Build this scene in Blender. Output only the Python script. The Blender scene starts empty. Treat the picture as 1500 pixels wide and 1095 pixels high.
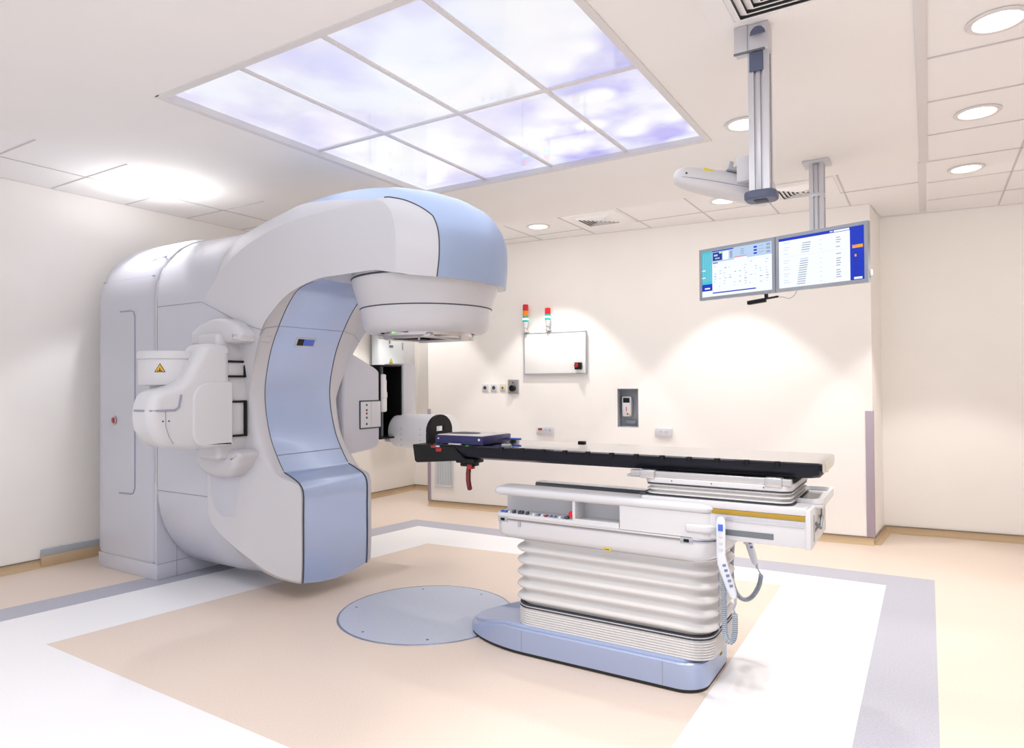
import bpy, bmesh, math, random
from mathutils import Vector, Matrix
from mathutils.geometry import tessellate_polygon
random.seed(7)
SC = bpy.context.scene
COL = SC.collection
PI = math.pi

# ------------------------------------------------------------------ materials
MATS = {}
def mat(name, col, rough=0.5, metal=0.0, emit=None, es=0.0, coat=0.0, spec=0.5, var=0.0, vscale=40, bump=0.0):
    m = bpy.data.materials.new(name); m.use_nodes = True
    nt = m.node_tree; b = nt.nodes['Principled BSDF']
    b.inputs['Base Color'].default_value = (*col, 1)
    b.inputs['Roughness'].default_value = rough
    b.inputs['Metallic'].default_value = metal
    b.inputs['Coat Weight'].default_value = coat
    b.inputs['Specular IOR Level'].default_value = spec
    if emit:
        b.inputs['Emission Color'].default_value = (*emit, 1)
        b.inputs['Emission Strength'].default_value = es
    tc = nt.nodes.new('ShaderNodeTexCoord')
    nz = nt.nodes.new('ShaderNodeTexNoise'); nz.inputs['Scale'].default_value = vscale
    nz.inputs['Detail'].default_value = 3
    nt.links.new(tc.outputs['Object'], nz.inputs['Vector'])
    if var > 0:
        r = nt.nodes.new('ShaderNodeMapRange')
        r.inputs['From Min'].default_value = 0.3; r.inputs['From Max'].default_value = 0.7
        r.inputs['To Min'].default_value = 1 - var; r.inputs['To Max'].default_value = 1 + var
        mx = nt.nodes.new('ShaderNodeVectorMath'); mx.operation = 'SCALE'
        mx.inputs[0].default_value = col
        nt.links.new(nz.outputs['Fac'], r.inputs['Value'])
        nt.links.new(r.outputs['Result'], mx.inputs['Scale'])
        nt.links.new(mx.outputs['Vector'], b.inputs['Base Color'])
    else:
        r = nt.nodes.new('ShaderNodeMapRange')
        r.inputs['To Min'].default_value = max(0.0, rough - 0.02); r.inputs['To Max'].default_value = min(1.0, rough + 0.02)
        nt.links.new(nz.outputs['Fac'], r.inputs['Value'])
        nt.links.new(r.outputs['Result'], b.inputs['Roughness'])
    if bump > 0:
        bp = nt.nodes.new('ShaderNodeBump'); bp.inputs['Strength'].default_value = bump
        bp.inputs['Distance'].default_value = 0.002
        nt.links.new(nz.outputs['Fac'], bp.inputs['Height'])
        nt.links.new(bp.outputs['Normal'], b.inputs['Normal'])
    MATS[name] = m
    return m

M_WALL = mat('cream_wall_paint', (0.90, 0.875, 0.845), 0.75, var=0.01, vscale=3)
M_CEIL = mat('ceiling_plaster', (0.90, 0.885, 0.87), 0.8, var=0.01, vscale=2)
M_TILE = mat('ceiling_tile', (0.90, 0.89, 0.89), 0.85, var=0.01, vscale=120)
M_GRID = mat('ceiling_grid_line', (0.60, 0.58, 0.59), 0.6)
M_LTRIM = mat('ceiling_edge_trim', (0.74, 0.72, 0.72), 0.5)
M_BEIGE = mat('floor_beige_vinyl', (0.68, 0.575, 0.50), 0.42, var=0.05, vscale=130, spec=0.35)
M_FWHITE = mat('floor_white_vinyl', (0.80, 0.80, 0.82), 0.38, var=0.03, vscale=130, spec=0.35)
M_PURP = mat('floor_grey_violet_vinyl', (0.40, 0.405, 0.475), 0.42, var=0.10, vscale=110, spec=0.35)
M_BASE = mat('tan_skirting', (0.52, 0.385, 0.24), 0.5, var=0.06, vscale=150)
M_BASEC = mat('skirting_cap', (0.22, 0.17, 0.12), 0.6)
M_GUARD = mat('mauve_corner_guard', (0.40, 0.335, 0.40), 0.45)
M_SHELL = mat('lavender_white_shell', (0.54, 0.545, 0.61), 0.30, coat=0.15)
M_SHELL2 = mat('warm_white_shell', (0.575, 0.57, 0.60), 0.33, coat=0.1)
M_BLUE = mat('satin_blue_panel', (0.42, 0.52, 0.76), 0.26, metal=0.4, coat=0.3)
M_BLUEC = mat('blue_head_cap', (0.33, 0.41, 0.58), 0.42, metal=0.3)
M_WHITE2 = mat('bright_white_plastic', (0.82, 0.82, 0.83), 0.35)
M_TSIDE = mat('black_table_edge', (0.006, 0.007, 0.014), 0.30, spec=0.22)
M_BLUE2 = mat('satin_grey_blue_plinth', (0.36, 0.43, 0.62), 0.30, metal=0.3, coat=0.2)
M_SEAM = mat('dark_seam', (0.05, 0.055, 0.075), 0.6)
M_SEAML = mat('pale_seam', (0.30, 0.31, 0.40), 0.6)
M_CHROME = mat('chrome_strip', (0.75, 0.75, 0.78), 0.15, metal=1.0)
M_STEEL = mat('brushed_steel', (0.60, 0.58, 0.58), 0.3, metal=0.9)
M_ALU = mat('anodised_aluminium', (0.60, 0.60, 0.64), 0.35, metal=0.6)
M_ALUD = mat('aluminium_groove', (0.20, 0.21, 0.24), 0.5, metal=0.4)
M_BLACK = mat('black_plastic', (0.007, 0.007, 0.008), 0.4, spec=0.25)
M_RUB = mat('black_rubber', (0.01, 0.01, 0.01), 0.6)
M_TABLE = mat('black_carbon_top', (0.006, 0.007, 0.012), 0.03, coat=1.0, spec=0.6)
M_TABLE.node_tree.nodes['Principled BSDF'].inputs['Coat Roughness'].default_value = 0.02
M_DGREY = mat('dark_grey_rail', (0.16, 0.18, 0.20), 0.4, metal=0.3)
M_MGREY = mat('mid_grey_plastic', (0.40, 0.42, 0.45), 0.4)
M_WHITE = mat('white_plastic', (0.64, 0.64, 0.665), 0.35)
M_BELLOW = mat('white_bellows', (0.63, 0.62, 0.62), 0.42)
M_NAVY = mat('navy_box', (0.007, 0.007, 0.085), 0.3, coat=0.1)
M_NAVYTOP = mat('pale_box_top', (0.70, 0.66, 0.64), 0.25)
M_RED = mat('red_plastic', (0.36, 0.015, 0.015), 0.35)
M_DRED = mat('dark_red_hose', (0.15, 0.008, 0.010), 0.35)
M_YEL = mat('yellow_label', (0.75, 0.62, 0.02), 0.5)
M_AMBER = mat('amber_label', (0.75, 0.42, 0.01), 0.5)
M_BRASS = mat('ochre_strip', (0.40, 0.25, 0.02), 0.4)
M_CORD = mat('grey_blue_cord', (0.36, 0.42, 0.50), 0.45)
M_HAND = mat('grey_white_handset', (0.68, 0.71, 0.78), 0.35)
M_KEY = mat('blue_grey_key', (0.16, 0.20, 0.34), 0.5)
M_KEYB = mat('blue_key', (0.06, 0.14, 0.62), 0.4)
M_DISC = mat('blue_grey_turntable', (0.45, 0.49, 0.60), 0.35, var=0.03, vscale=60)
M_RIM = mat('turntable_rim', (0.30, 0.34, 0.45), 0.25, metal=0.7)
M_CAB = mat('pale_blue_cabinet', (0.70, 0.75, 0.79), 0.4)
M_BEZEL = mat('grey_bezel', (0.36, 0.39, 0.44), 0.4, metal=0.2)
M_CAPB = mat('slate_cap', (0.10, 0.12, 0.20), 0.45)
M_SLOT = mat('vent_dark', (0.11, 0.115, 0.12), 0.7)
M_LENS = mat('downlight_lens', (0.9, 0.9, 0.9), 0.4, emit=(1, 0.97, 0.92), es=3.0)
M_NICHE = mat('niche_grey', (0.38, 0.41, 0.45), 0.5)
M_WBOARD = mat('white_board_face', (0.93, 0.93, 0.92), 0.5)
M_SCRW = mat('screen_white', (0.02, 0.02, 0.02), 0.3, spec=0.15, emit=(0.93, 0.97, 1.0), es=0.72)
M_SCRB = mat('screen_pale_blue', (0.02, 0.02, 0.02), 0.3, spec=0.15, emit=(0.55, 0.72, 0.98), es=0.64)
M_SCRN = mat('screen_blue', (0.02, 0.02, 0.02), 0.3, spec=0.15, emit=(0.0, 0.035, 0.62), es=0.64)
M_SCRD = mat('screen_dark_blue', (0.02, 0.02, 0.02), 0.3, spec=0.15, emit=(0.01, 0.03, 0.30), es=0.64)
M_SCRC = mat('screen_cyan', (0.02, 0.02, 0.02), 0.3, spec=0.15, emit=(0.08, 0.62, 0.75), es=0.64)
M_SCRG = mat('screen_grey_text', (0.02, 0.02, 0.02), 0.3, spec=0.15, emit=(0.36, 0.44, 0.60), es=0.64)
M_SCRO = mat('screen_orange', (0.02, 0.02, 0.02), 0.3, spec=0.15, emit=(1.0, 0.45, 0.03), es=0.64)
M_SCRR = mat('screen_red', (0.02, 0.02, 0.02), 0.3, spec=0.15, emit=(0.95, 0.25, 0.25), es=0.64)
M_LRED = mat('beacon_red', (0.55, 0.01, 0.02), 0.25, emit=(0.8, 0.01, 0.02), es=0.10)
M_LAMB = mat('beacon_amber', (0.75, 0.22, 0.01), 0.25, emit=(0.9, 0.25, 0.01), es=0.12)
M_LGRN = mat('beacon_green', (0.01, 0.38, 0.32), 0.25, emit=(0.02, 0.5, 0.42), es=0.12)
M_LGLOW = mat('beacon_lit_band', (0.3, 0.8, 0.75), 0.25, emit=(0.5, 1.0, 0.95), es=1.2)
M_LEDG = mat('green_led', (0.05, 0.5, 0.05), 0.3, emit=(0.15, 1.0, 0.1), es=2.0)

def sky_mat():
    m = bpy.data.materials.new('luminous_cloud_picture'); m.use_nodes = True
    nt = m.node_tree; b = nt.nodes['Principled BSDF']; L = nt.links.new
    tc = nt.nodes.new('ShaderNodeTexCoord')
    n1 = nt.nodes.new('ShaderNodeTexNoise'); n1.inputs['Scale'].default_value = 1.5; n1.inputs['Detail'].default_value = 4; n1.inputs['Roughness'].default_value = 0.45
    L(tc.outputs['Object'], n1.inputs['Vector'])
    r1 = nt.nodes.new('ShaderNodeValToRGB'); e = r1.color_ramp.elements
    e[0].position = 0.30; e[0].color = (0.66, 0.66, 0.93, 1)
    e[1].position = 0.60; e[1].color = (0.95, 0.95, 0.98, 1)
    x = e.new(0.43); x.color = (0.80, 0.78, 0.95, 1)
    x = e.new(0.50); x.color = (0.88, 0.90, 0.98, 1)
    L(n1.outputs['Fac'], r1.inputs['Fac'])
    # soft round pale spots of the blossom picture, towards the far right corner
    vo = nt.nodes.new('ShaderNodeTexVoronoi'); vo.feature = 'SMOOTH_F1'; vo.inputs['Scale'].default_value = 4.2
    L(tc.outputs['Object'], vo.inputs['Vector'])
    mr = nt.nodes.new('ShaderNodeMapRange'); mr.inputs['From Min'].default_value = 0.20; mr.inputs['From Max'].default_value = 0.42
    mr.inputs['To Min'].default_value = 1.0; mr.inputs['To Max'].default_value = 0.0
    L(vo.outputs['Distance'], mr.inputs['Value'])
    sx = nt.nodes.new('ShaderNodeSeparateXYZ'); L(tc.outputs['Object'], sx.inputs[0])
    g = nt.nodes.new('ShaderNodeMath'); g.operation = 'ADD'; L(sx.outputs['X'], g.inputs[0]); L(sx.outputs['Y'], g.inputs[1])
    mg = nt.nodes.new('ShaderNodeMapRange'); mg.inputs['From Min'].default_value = 0.2; mg.inputs['From Max'].default_value = 1.1
    L(g.outputs[0], mg.inputs['Value'])
    # darker lilac field under the pale spots
    n2 = nt.nodes.new('ShaderNodeTexNoise'); n2.inputs['Scale'].default_value = 2.6; n2.inputs['Detail'].default_value = 3
    mp = nt.nodes.new('ShaderNodeMapping'); mp.inputs['Location'].default_value = (3.1, 1.7, 0.4)
    L(tc.outputs['Object'], mp.inputs['Vector']); L(mp.outputs['Vector'], n2.inputs['Vector'])
    r2 = nt.nodes.new('ShaderNodeValToRGB'); e = r2.color_ramp.elements
    e[0].position = 0.38; e[0].color = (0.44, 0.42, 0.88, 1)
    e[1].position = 0.62; e[1].color = (0.86, 0.86, 0.97, 1)
    L(n2.outputs['Fac'], r2.inputs['Fac'])
    mxa = nt.nodes.new('ShaderNodeMix'); mxa.data_type = 'RGBA'
    L(mr.outputs['Result'], mxa.inputs[0]); L(r2.outputs['Color'], mxa.inputs[6]); mxa.inputs[7].default_value = (0.99, 0.99, 0.99, 1)
    mxb = nt.nodes.new('ShaderNodeMix'); mxb.data_type = 'RGBA'
    L(mg.outputs['Result'], mxb.inputs[0]); L(r1.outputs['Color'], mxb.inputs[6]); L(mxa.outputs[2], mxb.inputs[7])
    L(mxb.outputs[2], b.inputs['Emission Color'])
    b.inputs['Emission Strength'].default_value = SKY_E
    b.inputs['Base Color'].default_value = (0.05, 0.05, 0.06, 1)
    b.inputs['Roughness'].default_value = 0.04
    return m
SKY_E = 0.63
M_SKY = sky_mat()

# ------------------------------------------------------------------ mesh builder
class MB:
    def __init__(s):
        s.bm = bmesh.new(); s.mats = []
    def mi(s, m):
        if m is None: return 0
        if m not in s.mats: s.mats.append(m)
        return s.mats.index(m)
    def _merge(s, t, m):
        i = s.mi(m)
        for f in t.faces: f.material_index = i
        me = bpy.data.meshes.new('tmp'); t.to_mesh(me); t.free()
        s.bm.from_mesh(me); bpy.data.meshes.remove(me)
        return s
    def box(s, x0, x1, y0, y1, z0, z1, bev=0.0, seg=2, m=None, mtx=None):
        t = bmesh.new()
        bmesh.ops.create_cube(t, size=1)
        for v in t.verts:
            v.co = Vector(((x0+x1)/2 + v.co.x*(x1-x0), (y0+y1)/2 + v.co.y*(y1-y0), (z0+z1)/2 + v.co.z*(z1-z0)))
        if bev > 0:
            bmesh.ops.bevel(t, geom=list(t.edges), offset=bev, segments=seg, profile=0.5, affect='EDGES')
        if mtx is not None: bmesh.ops.transform(t, matrix=mtx, verts=list(t.verts))
        return s._merge(t, m)
    def prism(s, pts, plane, a, b, bev=0.0, seg=2, m=None, bevlo=True, bevhi=True):
        pts = [p for i, p in enumerate(pts) if math.hypot(p[0]-pts[i-1][0], p[1]-pts[i-1][1]) > 1e-5]
        t = bmesh.new()
        def P(p, h):
            return Vector((p[0], h, p[1])) if plane == 'xz' else Vector((h, p[0], p[1])) if plane == 'yz' else Vector((p[0], p[1], h))
        A = [t.verts.new(P(p, a)) for p in pts]; B = [t.verts.new(P(p, b)) for p in pts]
        n = len(pts)
        if bev > 0 and n > 12:
            ar_ = sum(pts[i-1][0]*pts[i][1]-pts[i][0]*pts[i-1][1] for i in range(n))
            sg = 1 if ar_ > 0 else -1
            t.free(); t = bmesh.new()
            def ins(d):
                out = []
                for i in range(n):
                    p, q, r_ = Vector(pts[i-1]), Vector(pts[i]), Vector(pts[(i+1) % n])
                    n1 = Vector((-(q-p).y, (q-p).x)).normalized(); n2 = Vector((-(r_-q).y, (r_-q).x)).normalized()
                    m_ = (n1+n2); m_ = m_.normalized() if m_.length > 1e-6 else n1
                    out.append(tuple(q + m_*(sg*d/max(0.5, m_.dot(n1)))))
                return out
            lev = []; K = seg+1
            if bevlo: lev += [(a + bev*(1-math.sin(PI/2*k/K)), bev*(1-math.cos(PI/2*k/K))) for k in range(K, 0, -1)]
            lev += [(a + (bev if bevlo else 0), 0.0), (b - (bev if bevhi else 0), 0.0)]
            if bevhi: lev += [(b - bev*(1-math.sin(PI/2*k/K)), bev*(1-math.cos(PI/2*k/K))) for k in range(1, K+1)]
            R_ = [[t.verts.new(P(p, h)) for p in ins(d)] for h, d in lev]
            for u_, w_ in zip(R_, R_[1:]):
                for i in range(n): t.faces.new((u_[i], w_[i], w_[(i+1) % n], u_[(i+1) % n]))
            for rr in (R_[0], R_[-1]):
                for tri in tessellate_polygon([[Vector(p) for p in [(v.co.x, v.co.z, 0) if plane == 'xz' else (v.co.y, v.co.z, 0) if plane == 'yz' else (v.co.x, v.co.y, 0) for v in rr]]]):
                    try: t.faces.new([rr[k] for k in tri])
                    except ValueError: pass
            bmesh.ops.recalc_face_normals(t, faces=list(t.faces))
            return s._merge(t, m)
        fa = t.faces.new(A); fb = t.faces.new(B[::-1])
        for i in range(n):
            t.faces.new((A[i], B[i], B[(i+1) % n], A[(i+1) % n]))
        bmesh.ops.recalc_face_normals(t, faces=list(t.faces))
        if bev > 0:
            ed = set()
            if bevlo: ed |= set(fa.edges)
            if bevhi: ed |= set(fb.edges)
            bmesh.ops.bevel(t, geom=list(ed), offset=bev, segments=seg, profile=0.5, affect='EDGES')
        return s._merge(t, m)
    def tube(s, pts, r, n=8, m=None, closed=False):
        t = bmesh.new(); pts = [Vector(p) for p in pts]
        rings = []; N = len(pts); up = None
        for i, p in enumerate(pts):
            if closed: d = pts[(i+1) % N] - pts[i-1]
            else: d = pts[min(i+1, N-1)] - pts[max(i-1, 0)]
            d.normalize()
            if up is None:
                up = d.orthogonal().normalized()
            up = (up - d*up.dot(d))
            if up.length < 1e-6: up = d.orthogonal()
            up.normalize(); w = d.cross(up)
            rr = r[i] if isinstance(r, (list, tuple)) else r
            rings.append([t.verts.new(p + (up*math.cos(2*PI*k/n) + w*math.sin(2*PI*k/n))*rr) for k in range(n)])
        for i in range(N if closed else N-1):
            a, b = rings[i], rings[(i+1) % N]
            for k in range(n):
                t.faces.new((a[k], a[(k+1) % n], b[(k+1) % n], b[k]))
        if not closed:
            t.faces.new(rings[0][::-1]); t.faces.new(rings[-1])
        bmesh.ops.recalc_face_normals(t, faces=list(t.faces))
        return s._merge(t, m)
    def lathe(s, prof, c, n=48, axis='z', m=None, capa=True, capb=True):
        t = bmesh.new(); rings = []
        for r, h in prof:
            ring = []
            for k in range(n):
                a = 2*PI*k/n; u, w = r*math.cos(a), r*math.sin(a)
                q = (u, w, h) if axis == 'z' else (h, u, w) if axis == 'x' else (u, h, w)
                ring.append(t.verts.new(Vector(c) + Vector(q)))
            rings.append(ring)
        for a, b in zip(rings, rings[1:]):
            for k in range(n): t.faces.new((a[k], a[(k+1) % n], b[(k+1) % n], b[k]))
        if capa: t.faces.new(rings[0][::-1])
        if capb: t.faces.new(rings[-1])
        bmesh.ops.recalc_face_normals(t, faces=list(t.faces))
        return s._merge(t, m)
    def loft(s, rings, m=None, closed=True, capa=False, capb=False):
        t = bmesh.new(); R = [[t.verts.new(Vector(p)) for p in r] for r in rings]
        n = len(R[0])
        for a, b in zip(R, R[1:]):
            for k in range(n if closed else n-1):
                t.faces.new((a[k], a[(k+1) % n], b[(k+1) % n], b[k]))
        if capa: t.faces.new(R[0][::-1])
        if capb: t.faces.new(R[-1])
        bmesh.ops.remove_doubles(t, verts=list(t.verts), dist=1e-5)
        bmesh.ops.recalc_face_normals(t, faces=list(t.faces))
        return s._merge(t, m)
    def poly(s, pts, m=None):
        t = bmesh.new(); t.faces.new([t.verts.new(Vector(p)) for p in pts])
        return s._merge(t, m)
    def build(s, name, m, root=None, ang=35, loc=None, split=False):
        if split:
            bm = s.bm; bm.faces.index_update(); seen = set(); first = None
            for f0 in bm.faces:
                if f0 in seen: continue
                comp = []; st = [f0]; seen.add(f0)
                while st:
                    f = st.pop(); comp.append(f)
                    for e in f.edges:
                        for g in e.link_faces:
                            if g not in seen: seen.add(g); st.append(g)
                nb = MB(); nb.mats = list(s.mats); vm = {}
                for f in comp:
                    vs_ = []
                    for v in f.verts:
                        if v not in vm: vm[v] = nb.bm.verts.new(v.co)
                        vs_.append(vm[v])
                    nf = nb.bm.faces.new(vs_); nf.material_index = f.material_index
                ms = sorted({f.material_index for f in comp})
                if nb.mats:
                    nb.mats = [nb.mats[ms[0]]] if len(ms) == 1 else nb.mats
                    if len(ms) == 1:
                        for f in nb.bm.faces: f.material_index = 0
                o = nb.build(name, m, root, ang, loc)
                first = first or o
            bm.free(); return first
        me = bpy.data.meshes.new(name)
        ms = s.mats if s.mats else [m]
        o3 = Vector(loc) if loc is not None else (Vector(root['_o']) if root is not None else Vector((0, 0, 0)))
        bmesh.ops.translate(s.bm, vec=-o3, verts=list(s.bm.verts))
        s.bm.to_mesh(me); s.bm.free()
        for k in ms: me.materials.append(k if k is not None else m)
        me.shade_smooth(); me.set_sharp_from_angle(angle=math.radians(ang))
        o = bpy.data.objects.new(name, me); COL.objects.link(o)
        if root is not None: o.parent = root; o['_o'] = root['_o']
        elif loc is not None: o.location = o3
        o['_o'] = list(o3)
        return o

def tag(o, label=None, cat=None, group=None, kind=None):
    if label: o['label'] = label
    if cat: o['category'] = cat
    if group: o['group'] = group
    if kind: o['kind'] = kind
    return o
def thing(name, loc, label, cat, group=None):
    o = bpy.data.objects.new(name, None); COL.objects.link(o)
    o.empty_display_size = 0.05; o.location = loc; o['_o'] = list(loc)
    return tag(o, label, cat, group)
def copy_tree(o, parent=None):
    c = o.copy(); COL.objects.link(c); c.parent = parent
    for ch in list(o.children): copy_tree(ch, c)
    return c
def rrect(x0, x1, y0, y1, r, n=6):
    """rounded rectangle outline; r single or (SW,SE,NE,NW)"""
    if not isinstance(r, (tuple, list)): r = (r,)*4
    out = []
    for (cx, cy, a0, rr) in ((x0+r[0], y0+r[0], PI, r[0]), (x1-r[1], y0+r[1], 1.5*PI, r[1]), (x1-r[2], y1-r[2], 0, r[2]), (x0+r[3], y1-r[3], 0.5*PI, r[3])):
        if rr <= 1e-6: out.append((cx, cy)); continue
        for k in range(n+1):
            a = a0 + 0.5*PI*k/n
            out.append((cx + rr*math.cos(a), cy + rr*math.sin(a)))
    return out
def crom(P, n=6):
    """Catmull-Rom through attribute tuples; a repeated point makes a corner"""
    runs = [[P[0]]]
    for a, b in zip(P, P[1:]):
        if max(abs(u-v) for u, v in zip(a, b)) < 1e-7: runs.append([b])
        else: runs[-1].append(b)
    runs = [r for r in runs if len(r) > 1]
    if len(runs) > 1:
        out = []
        for r in runs: out += crom(r, n)[(1 if out else 0):]
        return out
    P = runs[0]
    out = []; N = len(P)
    for i in range(N-1):
        p0, p1, p2, p3 = P[max(i-1, 0)], P[i], P[i+1], P[min(i+2, N-1)]
        for k in range(n):
            t = k/n
            out.append(tuple(0.5*((2*b) + (-a+c)*t + (2*a-5*b+4*c-d)*t*t + (-a+3*b-3*c+d)*t**3) for a, b, c, d in zip(p0, p1, p2, p3)))
    out.append(tuple(P[-1]))
    return out

# ------------------------------------------------------------------ the room
ZC = 2.92
XL0, XL1 = -5.94, -5.71        # left wall at floor / at ceiling (it leans very slightly)
YF, XR = -1.6, 2.4             # wall behind the camera, wall right of it
def ybw(x): return 6.127 + 0.0902*(x + 4.92)
YREC = lambda x: 7.13 + 0.10*(x + 0.41)

def structure(o): o['kind'] = 'structure'; return o

b = MB()
I = [(-4.10, 1.80), (-0.85, 1.76), (-0.875, 4.93), (-3.76, 4.66)]
W_ = [(-4.86, 0.80), (-0.27, 0.80), (-0.264, 5.28), (-4.30, 5.19)]
P_ = [(-5.17, 0.55), (0.02, 0.55), (0.02, 5.585), (-4.53, 5.42)]
O_ = [(-6.2, YF), (XR, YF), (XR, 7.6), (-6.2, 7.6)]
b.poly([(*p, 0) for p in I], M_BEIGE)
for A, B, m in ((I, W_, M_FWHITE), (W_, P_, M_PURP), (P_, O_, M_BEIGE)):
    for k in range(4):
        j = (k+1) % 4
        b.poly([(*B[k], 0), (*B[j], 0), (*A[j], 0), (*A[k], 0)], m)
fl = structure(b.build('floor', M_BEIGE))

# ceiling: plaster field with the opening for the luminous panels, tiled borders
SX0, SX1, SY0, SY1 = -3.43, -1.15, 2.03, 4.25
PX0, PX1, PY1 = -4.66, -0.02, 5.49
b = MB()
def cq(x0, x1, y0, y1, m): b.poly([(x0, y0, ZC), (x0, y1, ZC), (x1, y1, ZC), (x1, y0, ZC)], m)
cq(PX0, SX0, YF, PY1, M_CEIL); cq(SX1, PX1, YF, PY1, M_CEIL)
cq(SX0, SX1, YF, SY0, M_CEIL); cq(SX0, SX1, SY1, PY1, M_CEIL)
cq(-6.2, PX0, YF, 7.6, M_TILE); cq(PX1, XR, YF, 7.6, M_TILE); cq(PX0, PX1, PY1, 7.6, M_TILE)
structure(b.build('ceiling', M_CEIL))

def quadwall(name, pts, m=M_WALL):
    bb = MB(); bb.poly(pts, m); return structure(bb.build(name, m))
yl_end = 6.98
quadwall('wall_left', [(XL0, YF, 0), (XL0+0.10, yl_end, 0), (XL1, yl_end, ZC), (XL1, YF, ZC)])
quadwall('wall_back_left', [(-6.0, yl_end, 0), (-4.6, yl_end, 0), (-4.6, yl_end, ZC), (-6.0, yl_end, ZC)])
bb = MB()
BX0, BX1 = -4.92, -0.41
pl = [(BX0, ybw(BX0)), (BX1, ybw(BX1)), (BX1+0.06, 7.35), (BX0, 7.35)]
HX0, HX1, HZ0, HZ1 = -2.664, -2.449, 0.954, 1.338
hx = [BX0, HX0, HX1, BX1]; hz = [0, HZ0, HZ1, ZC]
for i in range(3):
    for j in range(3):
        if (i, j) != (1, 1):
            bb.poly([(hx[i], ybw(hx[i]), hz[j]), (hx[i+1], ybw(hx[i+1]), hz[j]), (hx[i+1], ybw(hx[i+1]), hz[j+1]), (hx[i], ybw(hx[i]), hz[j+1])], M_WALL)
for (p, q) in ((1, 2), (3, 0)):
    bb.poly([(*pl[p], 0), (*pl[q], 0), (*pl[q], ZC), (*pl[p], ZC)], M_WALL)
structure(bb.build('wall_back', M_WALL))
quadwall('wall_back_right', [(-0.6, YREC(-0.6), 0), (XR, YREC(XR), 0), (XR, YREC(XR), ZC), (-0.6, YREC(-0.6), ZC)])
quadwall('wall_right', [(XR, YF, 0), (XR, 7.5, 0), (XR, 7.5, ZC), (XR, YF, ZC)])
#quadwall('wall_front', [(-6.2, YF, 0), (XR, YF, 0), (XR, YF, ZC), (-6.2, YF, ZC)])

def baseboard(name, path, h=0.058, cove=0.05):
    """path: floor points; the room lies to the right of the direction of travel"""
    prof = [(0.0, h), (0.006, h), (0.006, 0.03), (0.016, 0.012), (cove, 0.0008), (0.0, 0.0008)]
    bb = MB(); N = len(path); rings = []
    for i, p in enumerate(path):
        p = Vector(p)
        ds = []
        if i > 0: ds.append((p - Vector(path[i-1])).normalized())
        if i < N-1: ds.append((Vector(path[i+1]) - p).normalized())
        ns = [Vector((d.y, -d.x)) for d in ds]
        n = sum(ns, Vector((0, 0))); n.normalize()
        k = 1/max(0.3, n.dot(ns[0]))
        rings.append([(p.x + n.x*o*k, p.y + n.y*o*k, z) for o, z in prof])
    bb.loft(rings, M_BASE, closed=True, capa=True, capb=True)
    # dark capping line along the top
    r2 = []
    for r in rings:
        a, c = r[0], r[1]
        dx, dy = c[0]-a[0], c[1]-a[1]
        r2.append([(a[0], a[1], h), (a[0]+dx*1.6, a[1]+dy*1.6, h), (a[0]+dx*1.6, a[1]+dy*1.6, h+0.007), (a[0], a[1], h+0.007)])
    bb.loft(r2, M_BASEC, closed=True, capa=True, capb=True)
    return structure(bb.build(name, M_BASE))
xl = lambda y: XL0 + 0.10*(y-YF)/(yl_end-YF) + 0.003
baseboard('baseboard_left', [(xl(YF+0.01), YF+0.01), (xl(yl_end), yl_end-0.003), (-4.925, yl_end-0.003)])
baseboard('baseboard_back', [(BX0, ybw(BX0)-0.001), (BX1, ybw(BX1)-0.001)])
baseboard('baseboard_right', [(BX1+0.003, ybw(BX1)), (BX1+0.055, YREC(BX1)-0.003), (XR-0.005, YREC(XR)-0.003)])

# mauve corner guards
bb = MB(); gx = BX1; gy = ybw(gx)
bb.box(gx-0.055, gx+0.006, gy-0.011, gy-0.002, 0.06, 1.14, 0.002); bb.box(gx+0.001, gx+0.008, gy-0.010, gy+0.05, 0.06, 1.14, 0.002)
tag(bb.build('corner_guard', M_GUARD, loc=(gx, gy, 0.06)), 'mauve corner guard on the wall corner beside the empty alcove', 'corner guard')
bb = MB(); gx = BX0; gy = ybw(gx)
bb.box(gx-0.006, gx+0.034, gy-0.010, gy-0.001, 0.06, 1.11, 0.002); bb.box(gx-0.008, gx-0.001, gy-0.010, gy+0.05, 0.06, 1.11, 0.002)
tag(bb.build('corner_guard', M_GUARD, loc=(gx, gy, 0.06)), 'mauve corner guard on the far wall corner behind the black couch end', 'corner guard')
# grey service strip low on the left wall
bb = MB(); bb.box(-5.878, -5.85, 2.54, 3.9, 0.0, 0.085, 0.002, m=M_BASE); bb.box(-5.878, -5.852, 2.54, 3.9, 0.085, 0.135, 0.002, m=M_NICHE)
tag(bb.build('service_duct', M_NICHE, loc=(-5.87, 3.0, 0)), 'low tan and grey service duct at the foot of the wall beside the machine stand', 'duct')

# ceiling grid: thin bars, one trim per border
def gridtrim(name, lines, w=0.013, m=M_GRID):
    bb = MB()
    for (x0, y0, x1, y1) in lines:
        d = Vector((x1-x0, y1-y0)); n = Vector((-d.y, d.x)).normalized()*w/2
        pts = [(x0+n.x, y0+n.y), (x1+n.x, y1+n.y), (x1-n.x, y1-n.y), (x0-n.x, y0-n.y)]
        bb.prism(pts, 'xy', ZC-0.004, ZC+0.002)
    return structure(bb.build(name, m))
ly = [YF+0.5+0.0] + [1.42 + 0.558*k for k in range(-4, 11)]
xlc = XL1+0.01
L = [(-5.19, YF, -5.19, 6.9)] + [(xlc, y, PX0, y) for y in ly if y < 6.9]
gridtrim('trim_1', L, 0.011)
xs = [-4.05, -3.47, -2.88, -2.30, -1.70, -1.13, -0.555]
L = [(x, PY1, x, ybw(x)-0.005) for x in xs] + [(PX0, 6.03, PX1, 6.03)]
gridtrim('trim_2', L, 0.011)
ry = [3.73 + 0.59*k for k in range(-8, 7) if 3.73+0.59*k < 7.1]
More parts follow.
